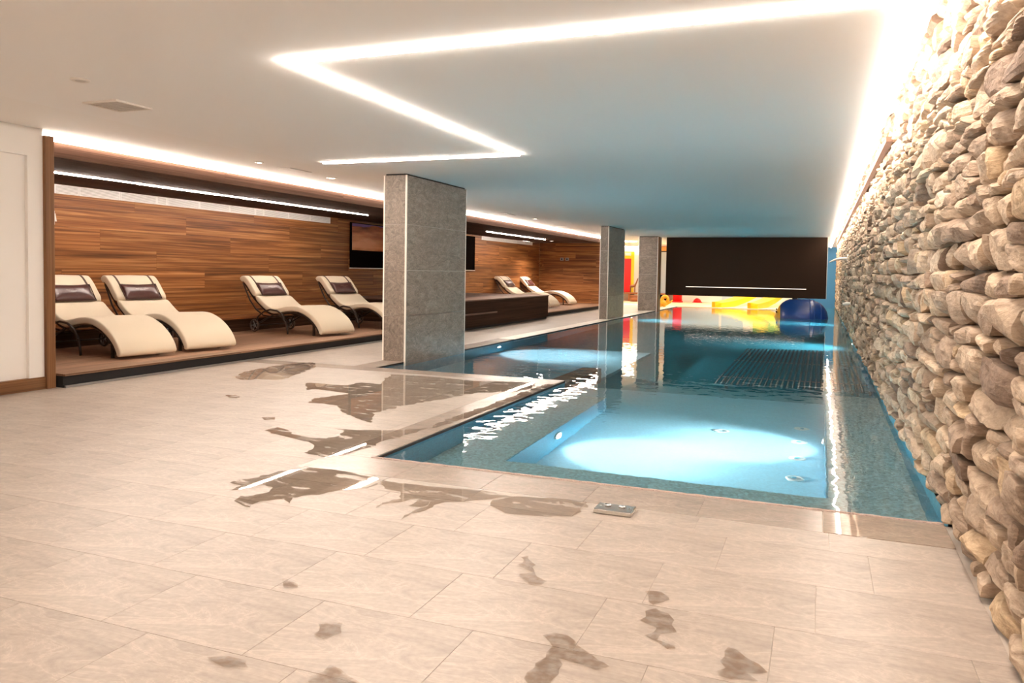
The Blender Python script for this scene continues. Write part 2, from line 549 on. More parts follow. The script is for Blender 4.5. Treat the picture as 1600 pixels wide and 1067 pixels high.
# ---- pool basin
pb = empty('pool_basin')
tag(pb, 'blue mosaic pool basin with sitting ledges under the water', 'pool', kind='structure')
D = -1.2
def qpart(name, quads, mat):
    mb = MB()
    for q in quads:
        mb.quad(*q)
    return add(name, mb, mat, pb)
def vq(x0, y0, x1, y1, z0, z1):
    return ((x0, y0, z0), (x1, y1, z0), (x1, y1, z1), (x0, y0, z1))
def hq(x0, y0, x1, y1, z):
    return ((x0, y0, z), (x1, y0, z), (x1, y1, z), (x0, y1, z))
LZ = -.60
qpart('basin_floor', [hq(-2.6, 4.0, .7, 9.1, D), hq(-5.0, 8.0, -2.6, 13.0, D)], M['mosaic_floor'])  # left stretch kept pale in colour so it reads as more lit
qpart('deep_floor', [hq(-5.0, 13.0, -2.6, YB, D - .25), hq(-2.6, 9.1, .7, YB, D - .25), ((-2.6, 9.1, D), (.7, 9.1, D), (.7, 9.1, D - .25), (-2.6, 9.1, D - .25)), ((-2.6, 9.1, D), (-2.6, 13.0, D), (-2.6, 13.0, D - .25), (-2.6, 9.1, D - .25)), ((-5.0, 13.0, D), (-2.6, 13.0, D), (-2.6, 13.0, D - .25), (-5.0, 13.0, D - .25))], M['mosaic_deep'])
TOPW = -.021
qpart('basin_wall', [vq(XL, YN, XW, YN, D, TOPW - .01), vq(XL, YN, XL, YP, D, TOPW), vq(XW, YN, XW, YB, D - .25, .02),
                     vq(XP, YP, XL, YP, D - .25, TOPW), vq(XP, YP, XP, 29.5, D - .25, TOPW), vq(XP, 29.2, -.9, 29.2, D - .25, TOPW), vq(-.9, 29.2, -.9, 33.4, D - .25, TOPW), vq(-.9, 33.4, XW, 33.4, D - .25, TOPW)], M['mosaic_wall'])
lb = MB()
lb.box(XL - .01, YN, D, -2.03, 7.86, LZ, skip='bl')
o = add('sitting_ledge', lb, M['mosaic_ledge'], pb)
lb = MB()
lb.box(.09, YN, D, XW, 9.1, LZ, skip='br')
add('sitting_ledge', lb, M['mosaic_ledge'], pb)
lb = MB()
lb.box(-2.03, YN, D, .09, 5.09, LZ - .0, skip='b')
add('sitting_ledge', lb, M['mosaic_ledge'], pb)
fb = MB()                                              # blue faces of the ledges
fb.box(-2.035, 5.1, D, -2.022, 7.86, LZ - .01)
fb.box(.078, 5.1, D, .089, 9.1, LZ - .01)
fb.box(-2.03, 5.085, D, .09, 5.098, LZ - .01)
fb.box(XL, 7.862, D, -2.03, 7.872, LZ - .01)
add('ledge_face', fb, M['mosaic_wall'], pb)
lb = MB()
lb.box(XL - .24, YP - .02, D, XL - .0, 9.55, -.10, skip='b')
add('submerged_wall', lb, M['coping_dark'], pb)
# overflow gap shadow along the main pool edge
gp = MB()
gp.box(XL - .011, YN - .02, -.03, XL, YP - .012, -.004)
gp.box(XP - .0, YP - .011, -.03, XL, YP, -.004)
gp.box(XP - .011, YP, -.03, XP, 29.2, -.004)
add('overflow_gap', gp, M['dark_gap'], pb)
# jets
def jet(x, y, z, ax, r, mats=('steel', 'dark_gap')):
    mb = MB()
    s = {'x+': 1, 'x-': -1, 'z': 1}[ax]
    a = ax[0]
    mb.lathe([(r, 0), (r, .008 * s), (r * .8, .014 * s), (r * .62, .014 * s), (r * .55, .004 * s)], (x, y, z), a, 16)
    o = fixn(add('jet_nozzle', mb, M[mats[0]], pb, smooth=True))
    mb = MB()
    mb.lathe([(r * .3, .004 * s), (r * .26, .018 * s), (.001, .02 * s)], (x, y, z), a, 12)
    fixn(add('nozzle_cap', mb, M[mats[1]], o))
for y, z in ((5.49, -.44), (5.85, -.42), (6.64, -.40), (7.04, -.40)):
    jet(XL + .001, y, z, 'x+', .032)
for y, z in ((8.07, -.62), (7.63, -.60), (6.81, -.60), (6.44, -.58)):
    jet(XW - .001, y, z, 'x-', .022, ('fitting', 'steel'))
for x, y in ((-.81, 7.38), (-.12, 7.75), (-.13, 7.22), (-.13, 6.66), (-.13, 6.10)):
    jet(x, y, D + .001, 'z', .07, ('fitting', 'mosaic_wall'))

wt = MB()
wt.quad((XL, YN, WZ), (XW, YN, WZ), (XW, YP, WZ), (XL, YP, WZ))
wt.quad((XP, YP, WZ), (XW, YP, WZ), (XW, 29.2, WZ), (XP, 29.2, WZ))
wt.quad((-.9, 29.2, WZ), (XW, 29.2, WZ), (XW, 33.4, WZ), (-.9, 33.4, WZ))
water = add('pool_water', wt, M['water'])
tag(water, 'clear blue rippled pool water mirroring the pillars and light lines', 'water', kind='structure')

# ---- ceilings
ce = MB()
XC = -5.60
ce.box(XC, -3.2, H, .335, YB, H + .25)
tag(add('ceiling', ce, M['ceiling']), 'white smooth ceiling over the pool with inset light lines', 'ceiling', kind='structure')
ce = MB()
ce.box(-6.95, -3.2, HS, XC, YE + .1, HS + .25)
ce.box(-12.5, YE + .1, HS, XC, YB, HS + .25)
tag(add('ceiling_side', ce, M['side_ceiling']), 'slightly raised white ceiling strip between lounge and pillars', 'ceiling', kind='structure')
ce = MB()
ce.box(.30, -3.2, 2.78, .9, YB, 2.90)
ce.box(.30, -3.2, H + .25, .335, YB, 2.78)
tag(add('ceiling_cove', ce, M['white']), 'white light cove above the stone wall', 'ceiling', kind='structure')
nc = empty('ceiling_lounge', (0, 0, 0))
tag(nc, 'low dark wood plank ceiling of the lounge niche', 'ceiling', kind='structure')
y = 5.2
k = 0
x = -6.95
while x > XB + .01:
    x2 = max(x - .28, XB)
    y = 5.2 - (k % 3) * .8
    k += 1
    while y < YE:
        y2 = min(y + 2.6, YE)
        ya = max(y, 5.2)
        key = ('cl', round(x - x2, 3), round(y2 - ya, 3))
        if key not in _cache:
            _cache[key] = MB().box(-(x - x2) / 2 + .001, -(y2 - ya) / 2 + .001, 0, (x - x2) / 2 - .001, (y2 - ya) / 2 - .001, .02).mesh('plank')
        link('plank', _cache[key], M['wood_dark'], nc, loc=((x + x2) / 2, (ya + y2) / 2, HN))
        y = y2
    x = x2
add('backing', MB().box(XB - .1, 5.2, HN + .0202, -6.95, YE, HN + .2), M['black'], nc)
y = 5.2
while y < YE:                                           # fascia boards facing the pool
    y2 = min(y + 2.6, YE)
    add('fascia_board', MB().box(-6.95, y + .001, HN, -6.93, y2 - .001, HS - .055), M['wood_dark'], nc)
    y = y2

# ---- lounge platform
pf = empty('floor_lounge')
tag(pf, 'low brown plank platform carrying the loungers, dark recessed edge', 'platform', kind='structure')
add('riser', MB().box(XB, 5.29, 0.0, XE - .03, YE, PZ - .021), M['dark_gap'], pf)
k = 0
x = XE
while x > XB + .01:
    x2 = max(x - .19, XB)
    y = 5.29 - ((k * 1.37) % 2.4)
    k += 1
    while y < YE:
        y2 = min(y + 2.4, YE)
        ya = max(y, 5.29)
        if y2 - ya > .05:
            key = ('pf', round(x - x2, 3), round(y2 - ya, 3))
            if key not in _cache:
                _cache[key] = MB().box(-(x - x2) / 2 + .001, -(y2 - ya) / 2 + .001, -.02, (x - x2) / 2 - .001, (y2 - ya) / 2 - .001, 0).mesh('plank')
            link('plank', _cache[key], M['wood_deck'], pf, loc=((x + x2) / 2, (ya + y2) / 2, PZ))
        y = y2
    x = x2
add('metal_edging', MB().box(XE - .012, 5.29, .002, XE + .01, YE, .022), M['steel_dark'], pf)
# long bench ledge at the foot of the back wall
lg = empty('bench_ledge', (0, 0, 0))
tag(lg, 'long low wooden ledge along the foot of the lounge back wall', 'ledge')
add('ledge_front', MB().box(XB + .001, 5.22, PZ + .001, -8.69, 13.35, .33), M['wood_podium'], lg)
add('ledge_top', MB().box(XB + .001, 5.22, .331, -8.67, 13.35, .352), M['wood_wall'], lg)

# ---- lounge walls made of boards
def board_wall(name, label, along, fixed, a0, a1, z0, z1, rows, length, mat, off=0.0, thick=.015):
    w = empty(name)
    tag(w, label, 'wall', kind='structure')
    hgt = (z1 - z0) / rows
    for r in range(rows):
        a = a0 - ((r * length * .385 + off) % length)
        while a < a1 - .01:
            b = min(a + length, a1)
            aa = max(a, a0)
            if b - aa > .03:
                key = (name, round(b - aa, 3))
                if key not in _cache:
                    h2, d2 = hgt / 2 - .0008, (b - aa) / 2 - .0008
                    if along == 'y':
                        _cache[key] = MB().box(-thick, -d2, -h2, 0, d2, h2).mesh('plank')
                    else:
                        _cache[key] = MB().box(-d2, 0, -h2, d2, thick, h2).mesh('plank')
                c, zc = (aa + b) / 2, z0 + (r + .5) * hgt
                link('plank', _cache[key], mat, w, loc=(fixed, c, zc) if along == 'y' else (c, fixed, zc))
            a = b
    if along == 'y':
        add('backing', MB().box(fixed - .2, a0, z0, fixed - thick - .0005, a1, z1), M['black'], w)
    else:
        add('backing', MB().box(a0, fixed + thick + .0005, z0, a1, fixed + .15, z1), M['black'], w)
    return w
board_wall('wall_lounge_back', 'warm oak board back wall of the lounge, long horizontal grain', 'y', XB, 5.2, YE, 0.0, HN, 8, 2.55, M['wood_wall'])
board_wall('wall_lounge_end', 'oak board end wall of the lounge behind the farthest loungers', 'x', YE, XB, XE, 0.0, HN, 8, 1.9, M['wood_end'])
add('header', MB().box(XE - .45, YE + .002, HN, XE, YE + .15, HS), M['white'], bpy.data.objects['wall_lounge_end'])
o = add('wall_lounge_near', MB().box(-9.4, 5.0, 0, -6.96, 5.19, HS + .2), M['wood_podium'])
tag(o, 'near end wall of the lounge behind the white wall', 'wall', kind='structure')

# ---- left white wall with shallow recess
wl = MB()
wl.box(-6.95, -3.2, 0, -6.70, -1.0, HS)
wl.box(-6.95, -1.0, 2.14, -6.70, 5.02, HS)
wl.box(-6.95, 5.02, 0, -6.70, 5.17, HS)
wl.box(-6.95, -1.0, 0, -6.735, 5.02, 2.14)
tag(add('wall_left', wl, M['white']), 'plain white wall with a shallow recess beside the lounge', 'wall', kind='structure')
o = add('baseboard_left', MB().box(-6.735, -1.0, 0, -6.7005, 5.02, .115).box(-6.70, -3.0, 0, -6.685, 5.17, .115), M['wood_trim'])
tag(o, 'wooden baseboard along the white wall', 'baseboard', kind='structure')
o = add('trim_1', MB().box(-6.95, 5.171, 0, -6.665, 5.26, HS - .055), M['wood_trim_v'], bevel=.003)
tag(o, 'upright wooden post capping the white wall at the lounge opening', 'trim', kind='structure')
o = add('wall_rear', MB().box(-6.95, -3.2, 0, .9, -3.0, 2.9), M['white'])
tag(o, 'white wall behind the viewer', 'wall', kind='structure')

# ---- pillars
def pillar(x0, x1, y0, y1, label, ztop=H, rows=4, trim=True, floor_z=0.0, split=1):
    p = empty('pillar', ((x0 + x1) / 2, (y0 + y1) / 2, 0))
    tag(p, label, 'pillar', 'row of slate pillars at the pool side', 'structure')
    p['group'] = 'row of slate pillars at the pool side'
    w, d = (x1 - x0) / 2, (y1 - y0) / 2
    e = .0175
    add('core', MB().box(-w + .012, -d + .012, -.30, w - .012, d - .012, ztop - .02), M['joint'], p)
    add('shadow_gap', MB().box(-w + .02, -d + .02, ztop - .0199, w - .02, d - .02, ztop - .001), M['dark_gap'], p)
    zs = [0.0, .578, 1.16, 1.745, ztop - .018]
    g = .0025
    key = ('pt', round(w, 3), round(d, 3))
    for i in range(4):
        a, b = zs[i] + g, zs[i + 1] - g
        add('tile', MB().box(-w + e, -d, a - (.28 if i == 0 else 0), w - e, -d + .011, b), M['slate'], p)
        add('tile', MB().box(-w + e, d - .011, a, w - e, d, b), M['slate'], p)
        ny = max(1, round(2 * d / .9)) if split else 1
        for j in range(ny):
            ya, yb = -d + e + (2 * d - 2 * e) * j / ny + (g / 2 if j else 0), -d + e + (2 * d - 2 * e) * (j + 1) / ny - (g / 2 if j < ny - 1 else 0)
            add('tile', MB().box(w - .011, ya, a - (.28 if i == 0 else 0), w, yb, b), M['slate'], p)
            add('tile', MB().box(-w, ya, a, -w + .011, yb, b), M['slate'], p)
    if trim:
        for sx, sy in ((-1, -1), (1, -1), (1, 1), (-1, 1)):
            cx, cy = sx * w, sy * d
            add('corner_trim', MB().box(min(cx + sx * .002, cx - sx * .017), min(cy + sy * .002, cy - sy * .017), -.28 if sx > 0 else 0, max(cx + sx * .002, cx - sx * .017), max(cy + sy * .002, cy - sy * .017), ztop - .018), M['slate_trim'], p)
    return p
pillar(-5.215, -4.885, 8.74, 10.53, 'nearest and widest grey slate pillar, standing at the deck corner')
pillar(-5.255, -5.03, 19.45, 21.2, 'middle slate pillar between the lounge and the dark hanging partition')
p3 = pillar(-5.47, -4.85, 25.0, 25.35, 'farthest slate pillar, beside the dark hanging partition', split=0)
add('wood_post', MB().box(.31, -.17, -.28, .35, .2, H - .018), M['wood_trim_v'], p3)

# ---- hanging partition
pw = add('wall_partition', MB().box(-4.71, 25.7, .50, .17, 26.0, H), M['partition'], bevel=.004)
tag(pw, 'dark brown partition hanging from the ceiling over the far water', 'wall', kind='structure')
add('glowing_line', MB().box(-4.05, 25.69, .778, -.40, 25.699, .794), M['line_glow'], pw)  # thin, faintly glowing line across the partition
add('end_edging', MB().box(.171, 25.7, .50, .185, 26.0, H), M['slate_trim'], pw)

# ---- play room walls
o = add('wall_back', MB().box(-12.7, YB, 0, -6.75, YB + .2, HS).box(-6.0, YB, 0, 1.0, YB + .2, 2.9), M['white'])
tag(o, 'bright white back wall of the play area', 'wall', kind='structure')
add('yellow_panel', MB().box(-9.5, YB - .03, .33, -7.74, YB - .001, 2.16), M['yellow'], o)
add('red_panel', MB().box(-8.9, YB - .05, .33, -7.87, YB - .031, 1.85), M['red'], o)
add('pale_blue_panel', MB().box(-6.62, YB - .03, .35, -4.0, YB - .001, 2.16), M['pale_blue'], o)
add('orange_lit_band', MB().box(-6.75, YB - .03, 2.20, -5.6, YB - .001, 2.39), M['orange'], o)  # warm orange light on the upper wall, put in as colour
add('pale_blue_panel', MB().box(-3.9, YB - .03, .0, -3.0, YB - .001, 2.3), M['pale_blue'], o)
add('green_panel', MB().box(-2.6, YB - .03, .35, -.9, YB - .001, 1.2), M['green'], o)
add('blue_panel', MB().box(-.85, YB - .06, -.06, XW + .3, YB - .001, 2.39), M['blue_wall'], o)
o = add('wall_far_left', MB().box(-12.7, YE + .1, 0, -12.5, YB, HS), M['white'])
tag(o, 'white side wall of the play area', 'wall', kind='structure')

# ---- stone wall
ws = add('wall_right', MB().box(XW + .06, -3.2, -.3, XW + .4, YB, 2.78), M['stone_back'])
tag(ws, 'rough dry-stone wall of stacked irregular beige stones', 'wall', kind='structure')
def stone_geo(y0, y1, zb0, zb1, zt0, zt1, nu, nv, rng, fine):
    """one rough stone; corners given, front faces -x"""
    w, h = y1 - y0, (zt0 + zt1 - zb0 - zb1) / 2
    base = XW - .02 + rng.uniform(-.020, .020)
    tilt_u, tilt_v = rng.uniform(-.14, .14) * min(w, .25), rng.uniform(-.22, .16) * h
    planes = []
    for _ in range(5 if fine else 3):
        planes.append((rng.uniform(0, 6.283), rng.uniform(.1, .85), rng.uniform(.015, .075)))
    seed = Vector((rng.uniform(0, 100), rng.uniform(0, 100), 0))
    verts = []
    cj = [rng.uniform(-.07, .07) * h for _ in range(4)] + [rng.uniform(-.05, .05) * w for _ in range(4)]
    for j in range(nv + 1):
        v = j / nv
        for i in range(nu + 1):
            u = i / nu
            y = y0 + w * u
            zb, zt = zb0 + (zb1 - zb0) * u, zt0 + (zt1 - zt0) * u
            z = zb + (zt - zb) * v
            # irregular outline
            cu, cv = (u - .5) * 2, (v - .5) * 2
            y += (cj[4] * (1 - v) + cj[5] * v) * (1 - u) * .6 + (cj[6] * (1 - v) + cj[7] * v) * u * .6
            z += (cj[0] * (1 - u) + cj[1] * u) * (1 - v) * .5 + (cj[2] * (1 - u) + cj[3] * u) * v * .5
            corner = max(0, abs(cu) ** 4 * abs(cv) ** 4)
            y -= cu * corner * w * .04
            z -= cv * corner * h * .09
            edge = max(abs(cu) ** 7, abs(cv) ** 5)
            d = -sum(max(0.0, math.cos(a) * cu + math.sin(a) * cv - c) * s for a, c, s in planes)
            nz = noise.noise(Vector((y * 14, z * 26, 0)) + seed) * .0075
            if fine:
                nz += noise.noise(Vector((y * 42, z * 60, 3)) + seed) * .005
            x = base - d - .008 + tilt_u * cu * .5 + tilt_v * cv * .5 + nz + edge * (.005 if fine else .006)
            if i in (0, nu) or j in (0, nv):
                y += noise.noise(Vector((z * 30, y * 30, 7)) + seed) * .006
                z += noise.noise(Vector((z * 30, y * 24, 1)) + seed) * .007
            verts.append((x, y, z))
    n = nu + 1
    faces = [(j * n + i, (j + 1) * n + i, (j + 1) * n + i + 1, j * n + i + 1) for j in range(nv) for i in range(nu)]
    ring = [i for i in range(n)] + [j * n + nu for j in range(1, nv + 1)] + [nv * n + i for i in range(nu - 1, -1, -1)] + [j * n for j in range(nv - 1, 0, -1)]
    b = len(verts)
    for r in ring:
        vx, vy, vz = verts[r]
        verts.append((XW + .062, vy, vz))
    L = len(ring)
    for k in range(L):
        faces.append((ring[k], ring[(k + 1) % L], b + (k + 1) % L, b + k))
    return verts, faces
RS = random.Random(21)
courses = []
z = .012
while z < 2.74:
    h = RS.choice([.055, .07, .085, .10, .115, .13, .15])
    h = min(h, 2.765 - z)
    courses.append((z, z + h))
    z += h
def zoff(k, y):
    if k == 0 or k >= len(courses):
        return 0
    return .030 * noise.noise(Vector((y * .9, k * 3.1, 2))) + .018 * noise.noise(Vector((y * 2.6, k * 5.3, 9)))
stones = []
for k, (za, zb) in enumerate(courses):
    y = -.3 - RS.random() * .3
    while y < YB - .3:
        hh = zb - za
        w = RS.uniform(.12, .46) * (1.15 if hh > .09 else .95)
        if RS.random() < .15:
            w *= 1.35
        if RS.random() < .12:
            w = RS.uniform(.06, .1)
        y2 = y + w
        zb0, zb1 = za + zoff(k, y), za + zoff(k, y2)
        zt0, zt1 = zb + zoff(k + 1, y), zb + zoff(k + 1, y2)
        gy, gz = .0025, .0025
        if hh > .10 and RS.random() < .28 and w < .34:              # split in two thin stones
            s = RS.uniform(.4, .6)
            zm0, zm1 = zb0 + (zt0 - zb0) * s, zb1 + (zt1 - zb1) * (s + RS.uniform(-.12, .12))
            stones.append((y + gy, y2 - gy, zb0 + gz, zb1 + gz, zm0 - gz, zm1 - gz))
            stones.append((y + gy, y2 - gy, zm0 + gz, zm1 + gz, zt0 - gz, zt1 - gz))
        else:
            stones.append((y + gy, y2 - gy, zb0 + gz, zb1 + gz, zt0 - gz, zt1 - gz))
        y = y2
vis = sorted([s for s in stones if s[1] > 2.15 and s[4] < 2.5 + 0], key=lambda s: s[0])[:300]
vis_set = set(vis)
def tone_attr(me, vals):
    at = me.attributes.new('tone', 'FLOAT', 'POINT')
    at.data.foreach_set('value', vals)
def tone():
    r = RS.random()
    return RS.uniform(.0, .2) if r < .10 else RS.uniform(.83, 1.0) if r < .22 else RS.uniform(.25, .8)
rest_v, rest_f, rest_t = [], [], []
for s in stones:
    if s in vis_set:
        vs, fs = stone_geo(*s, 9, 7, RS, True)
        me = bpy.data.meshes.new('stone')
        me.from_pydata(vs, [], fs)
        tone_attr(me, [tone()] * len(vs))
        link('stone', me, M['stone'], ws)
    else:
        near = s[0] < 12
        vs, fs = stone_geo(*s, 5 if near else 3, 4 if near else 3, RS, near)
        b = len(rest_v)
        rest_v += vs
        rest_f += [tuple(b + i for i in f) for f in fs]
        tv = tone()
        rest_t += [tv] * len(vs)
me = bpy.data.meshes.new('stone_courses')
me.from_pydata(rest_v, [], rest_f)
tone_attr(me, rest_t)
o = link('stone_courses', me, M['stone'], ws)
o['kind'] = 'stuff'
add('cable_batten', MB().box(XW - .085, 7.9, 2.40, XW - .03, 31.5, 2.445), M['wood_podium_top'], ws)

# ================================================================= LIGHT FITTINGS
def strip(name, boxes, mat, label, group=None):
    e = empty(name)
    tag(e, label, 'ceiling light', group)
    for b in boxes:
        add('light_strip', MB().box(*b), mat, e)
    return e
zl = H - .018
strip('ceiling_light', [(-2.985, 3.815, zl, .30, 3.865, H + .01), (-2.985, 3.865, zl, -2.935, 7.58, H + .01), (-5.33, 7.58, zl, -2.935, 7.625, H + .01)], M['led'],
      'zigzag line of light set into the white ceiling')
strip('ceiling_light', [(-5.2, .40, zl, .30, .44, H + .01), (-5.2, -2.2, zl, -5.16, .40, H + .01)], M['led'], 'added unseen line of light in the ceiling, brightening the near floor')  # extra run out of view, added to brighten the near floor
strip('wall_washer_light', [(.337, -3.0, H - .02, .372, 33.9, H + .02)], M['led_wall'], 'continuous line of light washing the stone wall from the ceiling edge')
strip('cove_light', [(-6.945, 5.18, HS - .052, -6.905, YE, HS - .004)], M['led_edge'], 'bright line of light along the top edge of the lounge opening')
strip('lounge_light', [(-8.052, 5.3, HN - .015, -8.028, 6.9, HN + .01), (-8.045, 6.9, HN - .012, -8.035, 7.5, HN + .01), (-8.052, 7.5, HN - .015, -8.028, 8.9, HN + .01), (-8.045, 8.9, HN - .012, -8.035, 9.4, HN + .01), (-8.052, 9.4, HN - .015, -8.028, 12.3, HN + .01), (-8.045, 12.3, HN - .012, -8.035, 12.9, HN + .01)], M['led_niche'],
      'thin light line in the dark lounge ceiling above the four near loungers')
strip('lounge_light', [(-8.055, 18.6, HN - .015, -8.025, 23.2, HN + .01)], M['led_niche'], 'thin light line in the dark lounge ceiling near the two far loungers')
strip('play_room_light', [(-11.5, 29.0, HS - .02, -6.5, 29.3, HS - .001), (-3.6, 31.3, H - .02, -.8, 31.6, H - .001), (-9.6, YB - .10, HS - .04, -7.3, YB - .05, HS - .01), (-4.6, 27.6, H - .02, -.5, 27.8, H - .001)], M['led_kids'],
      'light lines in the ceiling of the play area behind the dark partition')

def pool_light(x, y, z, sgn, label, power=230):
    e = empty('pool_light', (x, y, z))
    tag(e, label, 'pool light', 'round underwater lamps set in the pool walls')
    fixn(add('lamp_ring', MB().lathe([(.095, 0), (.095, .012 * sgn), (.075, .018 * sgn), (.07, .002 * sgn)], (0, 0, 0), 'x', 20), M['fitting'], e, smooth=True))
    fixn(add('lens', MB().lathe([(.069, .004 * sgn), (.06, .016 * sgn), (.03, .022 * sgn), (.002, .023 * sgn)], (0, 0, 0), 'x', 16), M['lamp_pool'], e, smooth=True))
    ld = bpy.data.lights.new('lamp_beam', 'SPOT')
    ld.energy = power
    ld.color = (.90, .97, 1.0)
    ld.spot_size = 1.7
    ld.spot_blend = 1.0
    ld.shadow_soft_size = .05
    lo = bpy.data.objects.new('lamp_beam', ld)
    COL.objects.link(lo)
    lo.parent = e
    lo.location = (.035 * sgn, 0, 0)
    lo.rotation_euler = Vector((sgn * 1.0, 0, -.85)).to_track_quat('-Z', 'Y').to_euler()
pool_light(-2.021, 6.25, -.86, 1, 'underwater lamp in the ledge beside the deck tongue')
pool_light(.077, 6.95, -.86, -1, 'underwater lamp glowing in the ledge on the stone wall side')
pool_light(XP + .001, 11.9, -.55, 1, 'underwater lamp in the pool edge just past the widest pillar', 330)
pool_light(XP + .001, 21.6, -.55, 1, 'underwater lamp in the pool edge near the middle pillar', 250)
pool_light(XW - .001, 15.8, -.55, -1, 'underwater lamp below the stone wall just past the ribbed bench', 250)
pool_light(XW - .001, 22.7, -.55, -1, 'farthest underwater lamp below the stone wall', 250)

# small ceiling fittings
def disc(name, x, y, z, r, label, cat, glow=False, group=None, power=0):
    e = empty(name, (x, y, z))
    tag(e, label, cat, group)
    fixn(add('bezel', MB().lathe([(r, 0), (r, -.006), (r * .8, -.012), (r * .62, -.008)], (0, 0, 0), 'z', 20), M['fitting'], e, smooth=True))
    add('lens', MB().lathe([(r * .6, -.006), (r * .5, -.011), (.001, -.012)], (0, 0, 0), 'z', 14), M['led_dim'] if glow else M['fitting_grey'], e)
    if power:
        ld = bpy.data.lights.new('spot_beam', 'SPOT')
        ld.energy = power
        ld.color = WARM
        ld.spot_size = 2.4
        ld.spot_blend = 1.0
        ld.shadow_soft_size = .04
        lo = bpy.data.objects.new('spot_beam', ld)
        COL.objects.link(lo)
        lo.parent = e
        lo.location = (0, 0, -.03)
disc('smoke_detector', -4.58, 3.81, H, .06, 'flat round detector on the ceiling near the square vent', 'detector')
disc('ceiling_spot', -6.17, 7.52, HS, .05, 'small ceiling spot above the lounge opening, nearest the white wall', 'spotlight', True)
disc('ceiling_spot', -6.22, 9.06, HS, .07, 'small ceiling spot beside the nearest slate pillar', 'spotlight', True)
disc('ceiling_spot', -6.16, 17.05, HS, .07, 'small ceiling spot between the nearest and middle pillars', 'spotlight', True)
disc('ceiling_spot', -8.2, 24.3, HN, .07, 'small spot in the dark lounge ceiling by the end wall', 'spotlight', True, power=160)
def plate(x, y, w, d, label):
    e = empty('ceiling_plate', (x, y, HS))
    tag(e, label, 'access panel')
    add('plate', MB().box(-w / 2, -d / 2, -.008, w / 2, d / 2, -.0005), M['fitting'], e, bevel=.002)
    add('border', MB().box(-w / 2 - .012, -d / 2 - .012, -.004, w / 2 + .012, d / 2 + .012, -.0003), M['fitting_grey'], e)
plate(-6.21, 8.25, .16, .42, 'small flat ceiling plate between two ceiling spots')
plate(-6.3, 15.7, .16, .5, 'small flat ceiling plate past the nearest pillar')
cv = empty('ceiling_vent', (-5.02, 4.50, H))
tag(cv, 'square ceiling vent with a pale frame near the white wall', 'vent')
add('frame', MB().box(-.17, -.17, -.012, .17, -.145, -.0005).box(-.17, .145, -.012, .17, .17, -.0005).box(-.17, -.145, -.012, -.145, .145, -.0005).box(.145, -.145, -.012, .17, .145, -.0005), M['fitting'], cv)
add('grille', MB().box(-.145, -.145, -.004, .145, .145, -.0005), M['fitting_grey'], cv)
for i in range(9):
    add('slat', MB().box(-.143, -.130 + i * .0325 - .006, -.009, .143, -.130 + i * .0325 + .006, -.0045), M['fitting_grey'], cv)

# linear grilles at the top of the lounge back wall
def grille(y0, y1, z0, z1, label):
    e = empty('wall_vent', (XB, (y0 + y1) / 2, z0))
    tag(e, label, 'vent', 'white linear grilles along the top of the lounge wall')
    w, h = (y1 - y0) / 2 - .003, z1 - z0
    add('backing', MB().box(.0005, -w, 0, .004, w, h), M['vent_back'], e)
    add('frame', MB().box(.004, -w, 0, .014, w, .010).box(.004, -w, h - .010, .014, w, h).box(.004, -w, .010, .014, -w + .014, h - .010).box(.004, w - .014, .010, .014, w, h - .010), M['vent_white'], e)
    for i in range(6):
        z = .012 + (h - .024) * (i + .5) / 6
        add('slat', MB().box(.004, -w + .014, z - .0045, .013, w - .014, z + .0045), M['vent_white'], e)
ys = [5.6, 6.35, 7.25, 7.61, 8.27, 8.92, 9.12, 9.78, 10.46, 11.1, 11.32, 12.01, 12.67, 13.34]
ordn = ['hidden end', 'hidden start', 'first', 'second', 'third', 'fourth', 'fifth, short', 'sixth', 'seventh', 'eighth', 'ninth, short', 'tenth', 'last']
for i in range(1, 13):
    grille(ys[i], ys[i + 1], 2.075, 2.192, 'white linear grille, %s of the long row from the white wall' % ordn[i])
ys = [20.9, 22.3, 23.7, 24.45, 25.2]
for i, w in enumerate(('first', 'second', 'third', 'last')):
    grille(ys[i], ys[i + 1], 2.085, 2.19, 'white linear grille above the far loungers, %s of the short row' % w)

# dark recessed screen with a mountain picture on the lounge wall
tv = empty('wall_screen', (XB, 17.2, 1.2))
tag(tv, 'wide black wall panel with an orange mountain picture in the lounge', 'screen')
add('panel', MB().box(.001, -3.15, 0, .05, 3.15, .95), M['black'], tv, bevel=.004)
add('picture', MB().box(.051, -3.13, .37, .055, .9, .93), M['print'], tv)
add('lower_edge', MB().box(.001, -3.15, -.02, .06, 3.15, -.001), M['fitting'], tv)
# small paired fittings and sconce
for x, w in ((-8.38, 'nearer the corner'), (-8.19, 'farther from the corner')):
    e = empty('wall_control', (x, YE, 1.64))
    tag(e, 'small dark control on the oak end wall, the one of two %s' % w, 'wall switch')
    add('plate', MB().box(-.06, -.012, -.05, .06, -.0005, .05), M['steel_dark'], e, bevel=.004)
    add('knob', MB().lathe([(.025, -.0125), (.025, -.03), (.001, -.032)], (0, 0, 0), 'y', 12), M['black'], e)
e = empty('wall_sconce', (XB, 7.17, 1.76))
tag(e, 'small white plate on the oak wall just beside the wooden post', 'wall plate')
add('plate', MB().box(.001, -.06, -.09, .02, .08, .09), M['fitting'], e, bevel=.006)
add('shade', MB().lathe([(.05, -.05), (.035, .05), (.02, .052)], (.06, .01, .0), 'z', 14), M['fitting'], e)

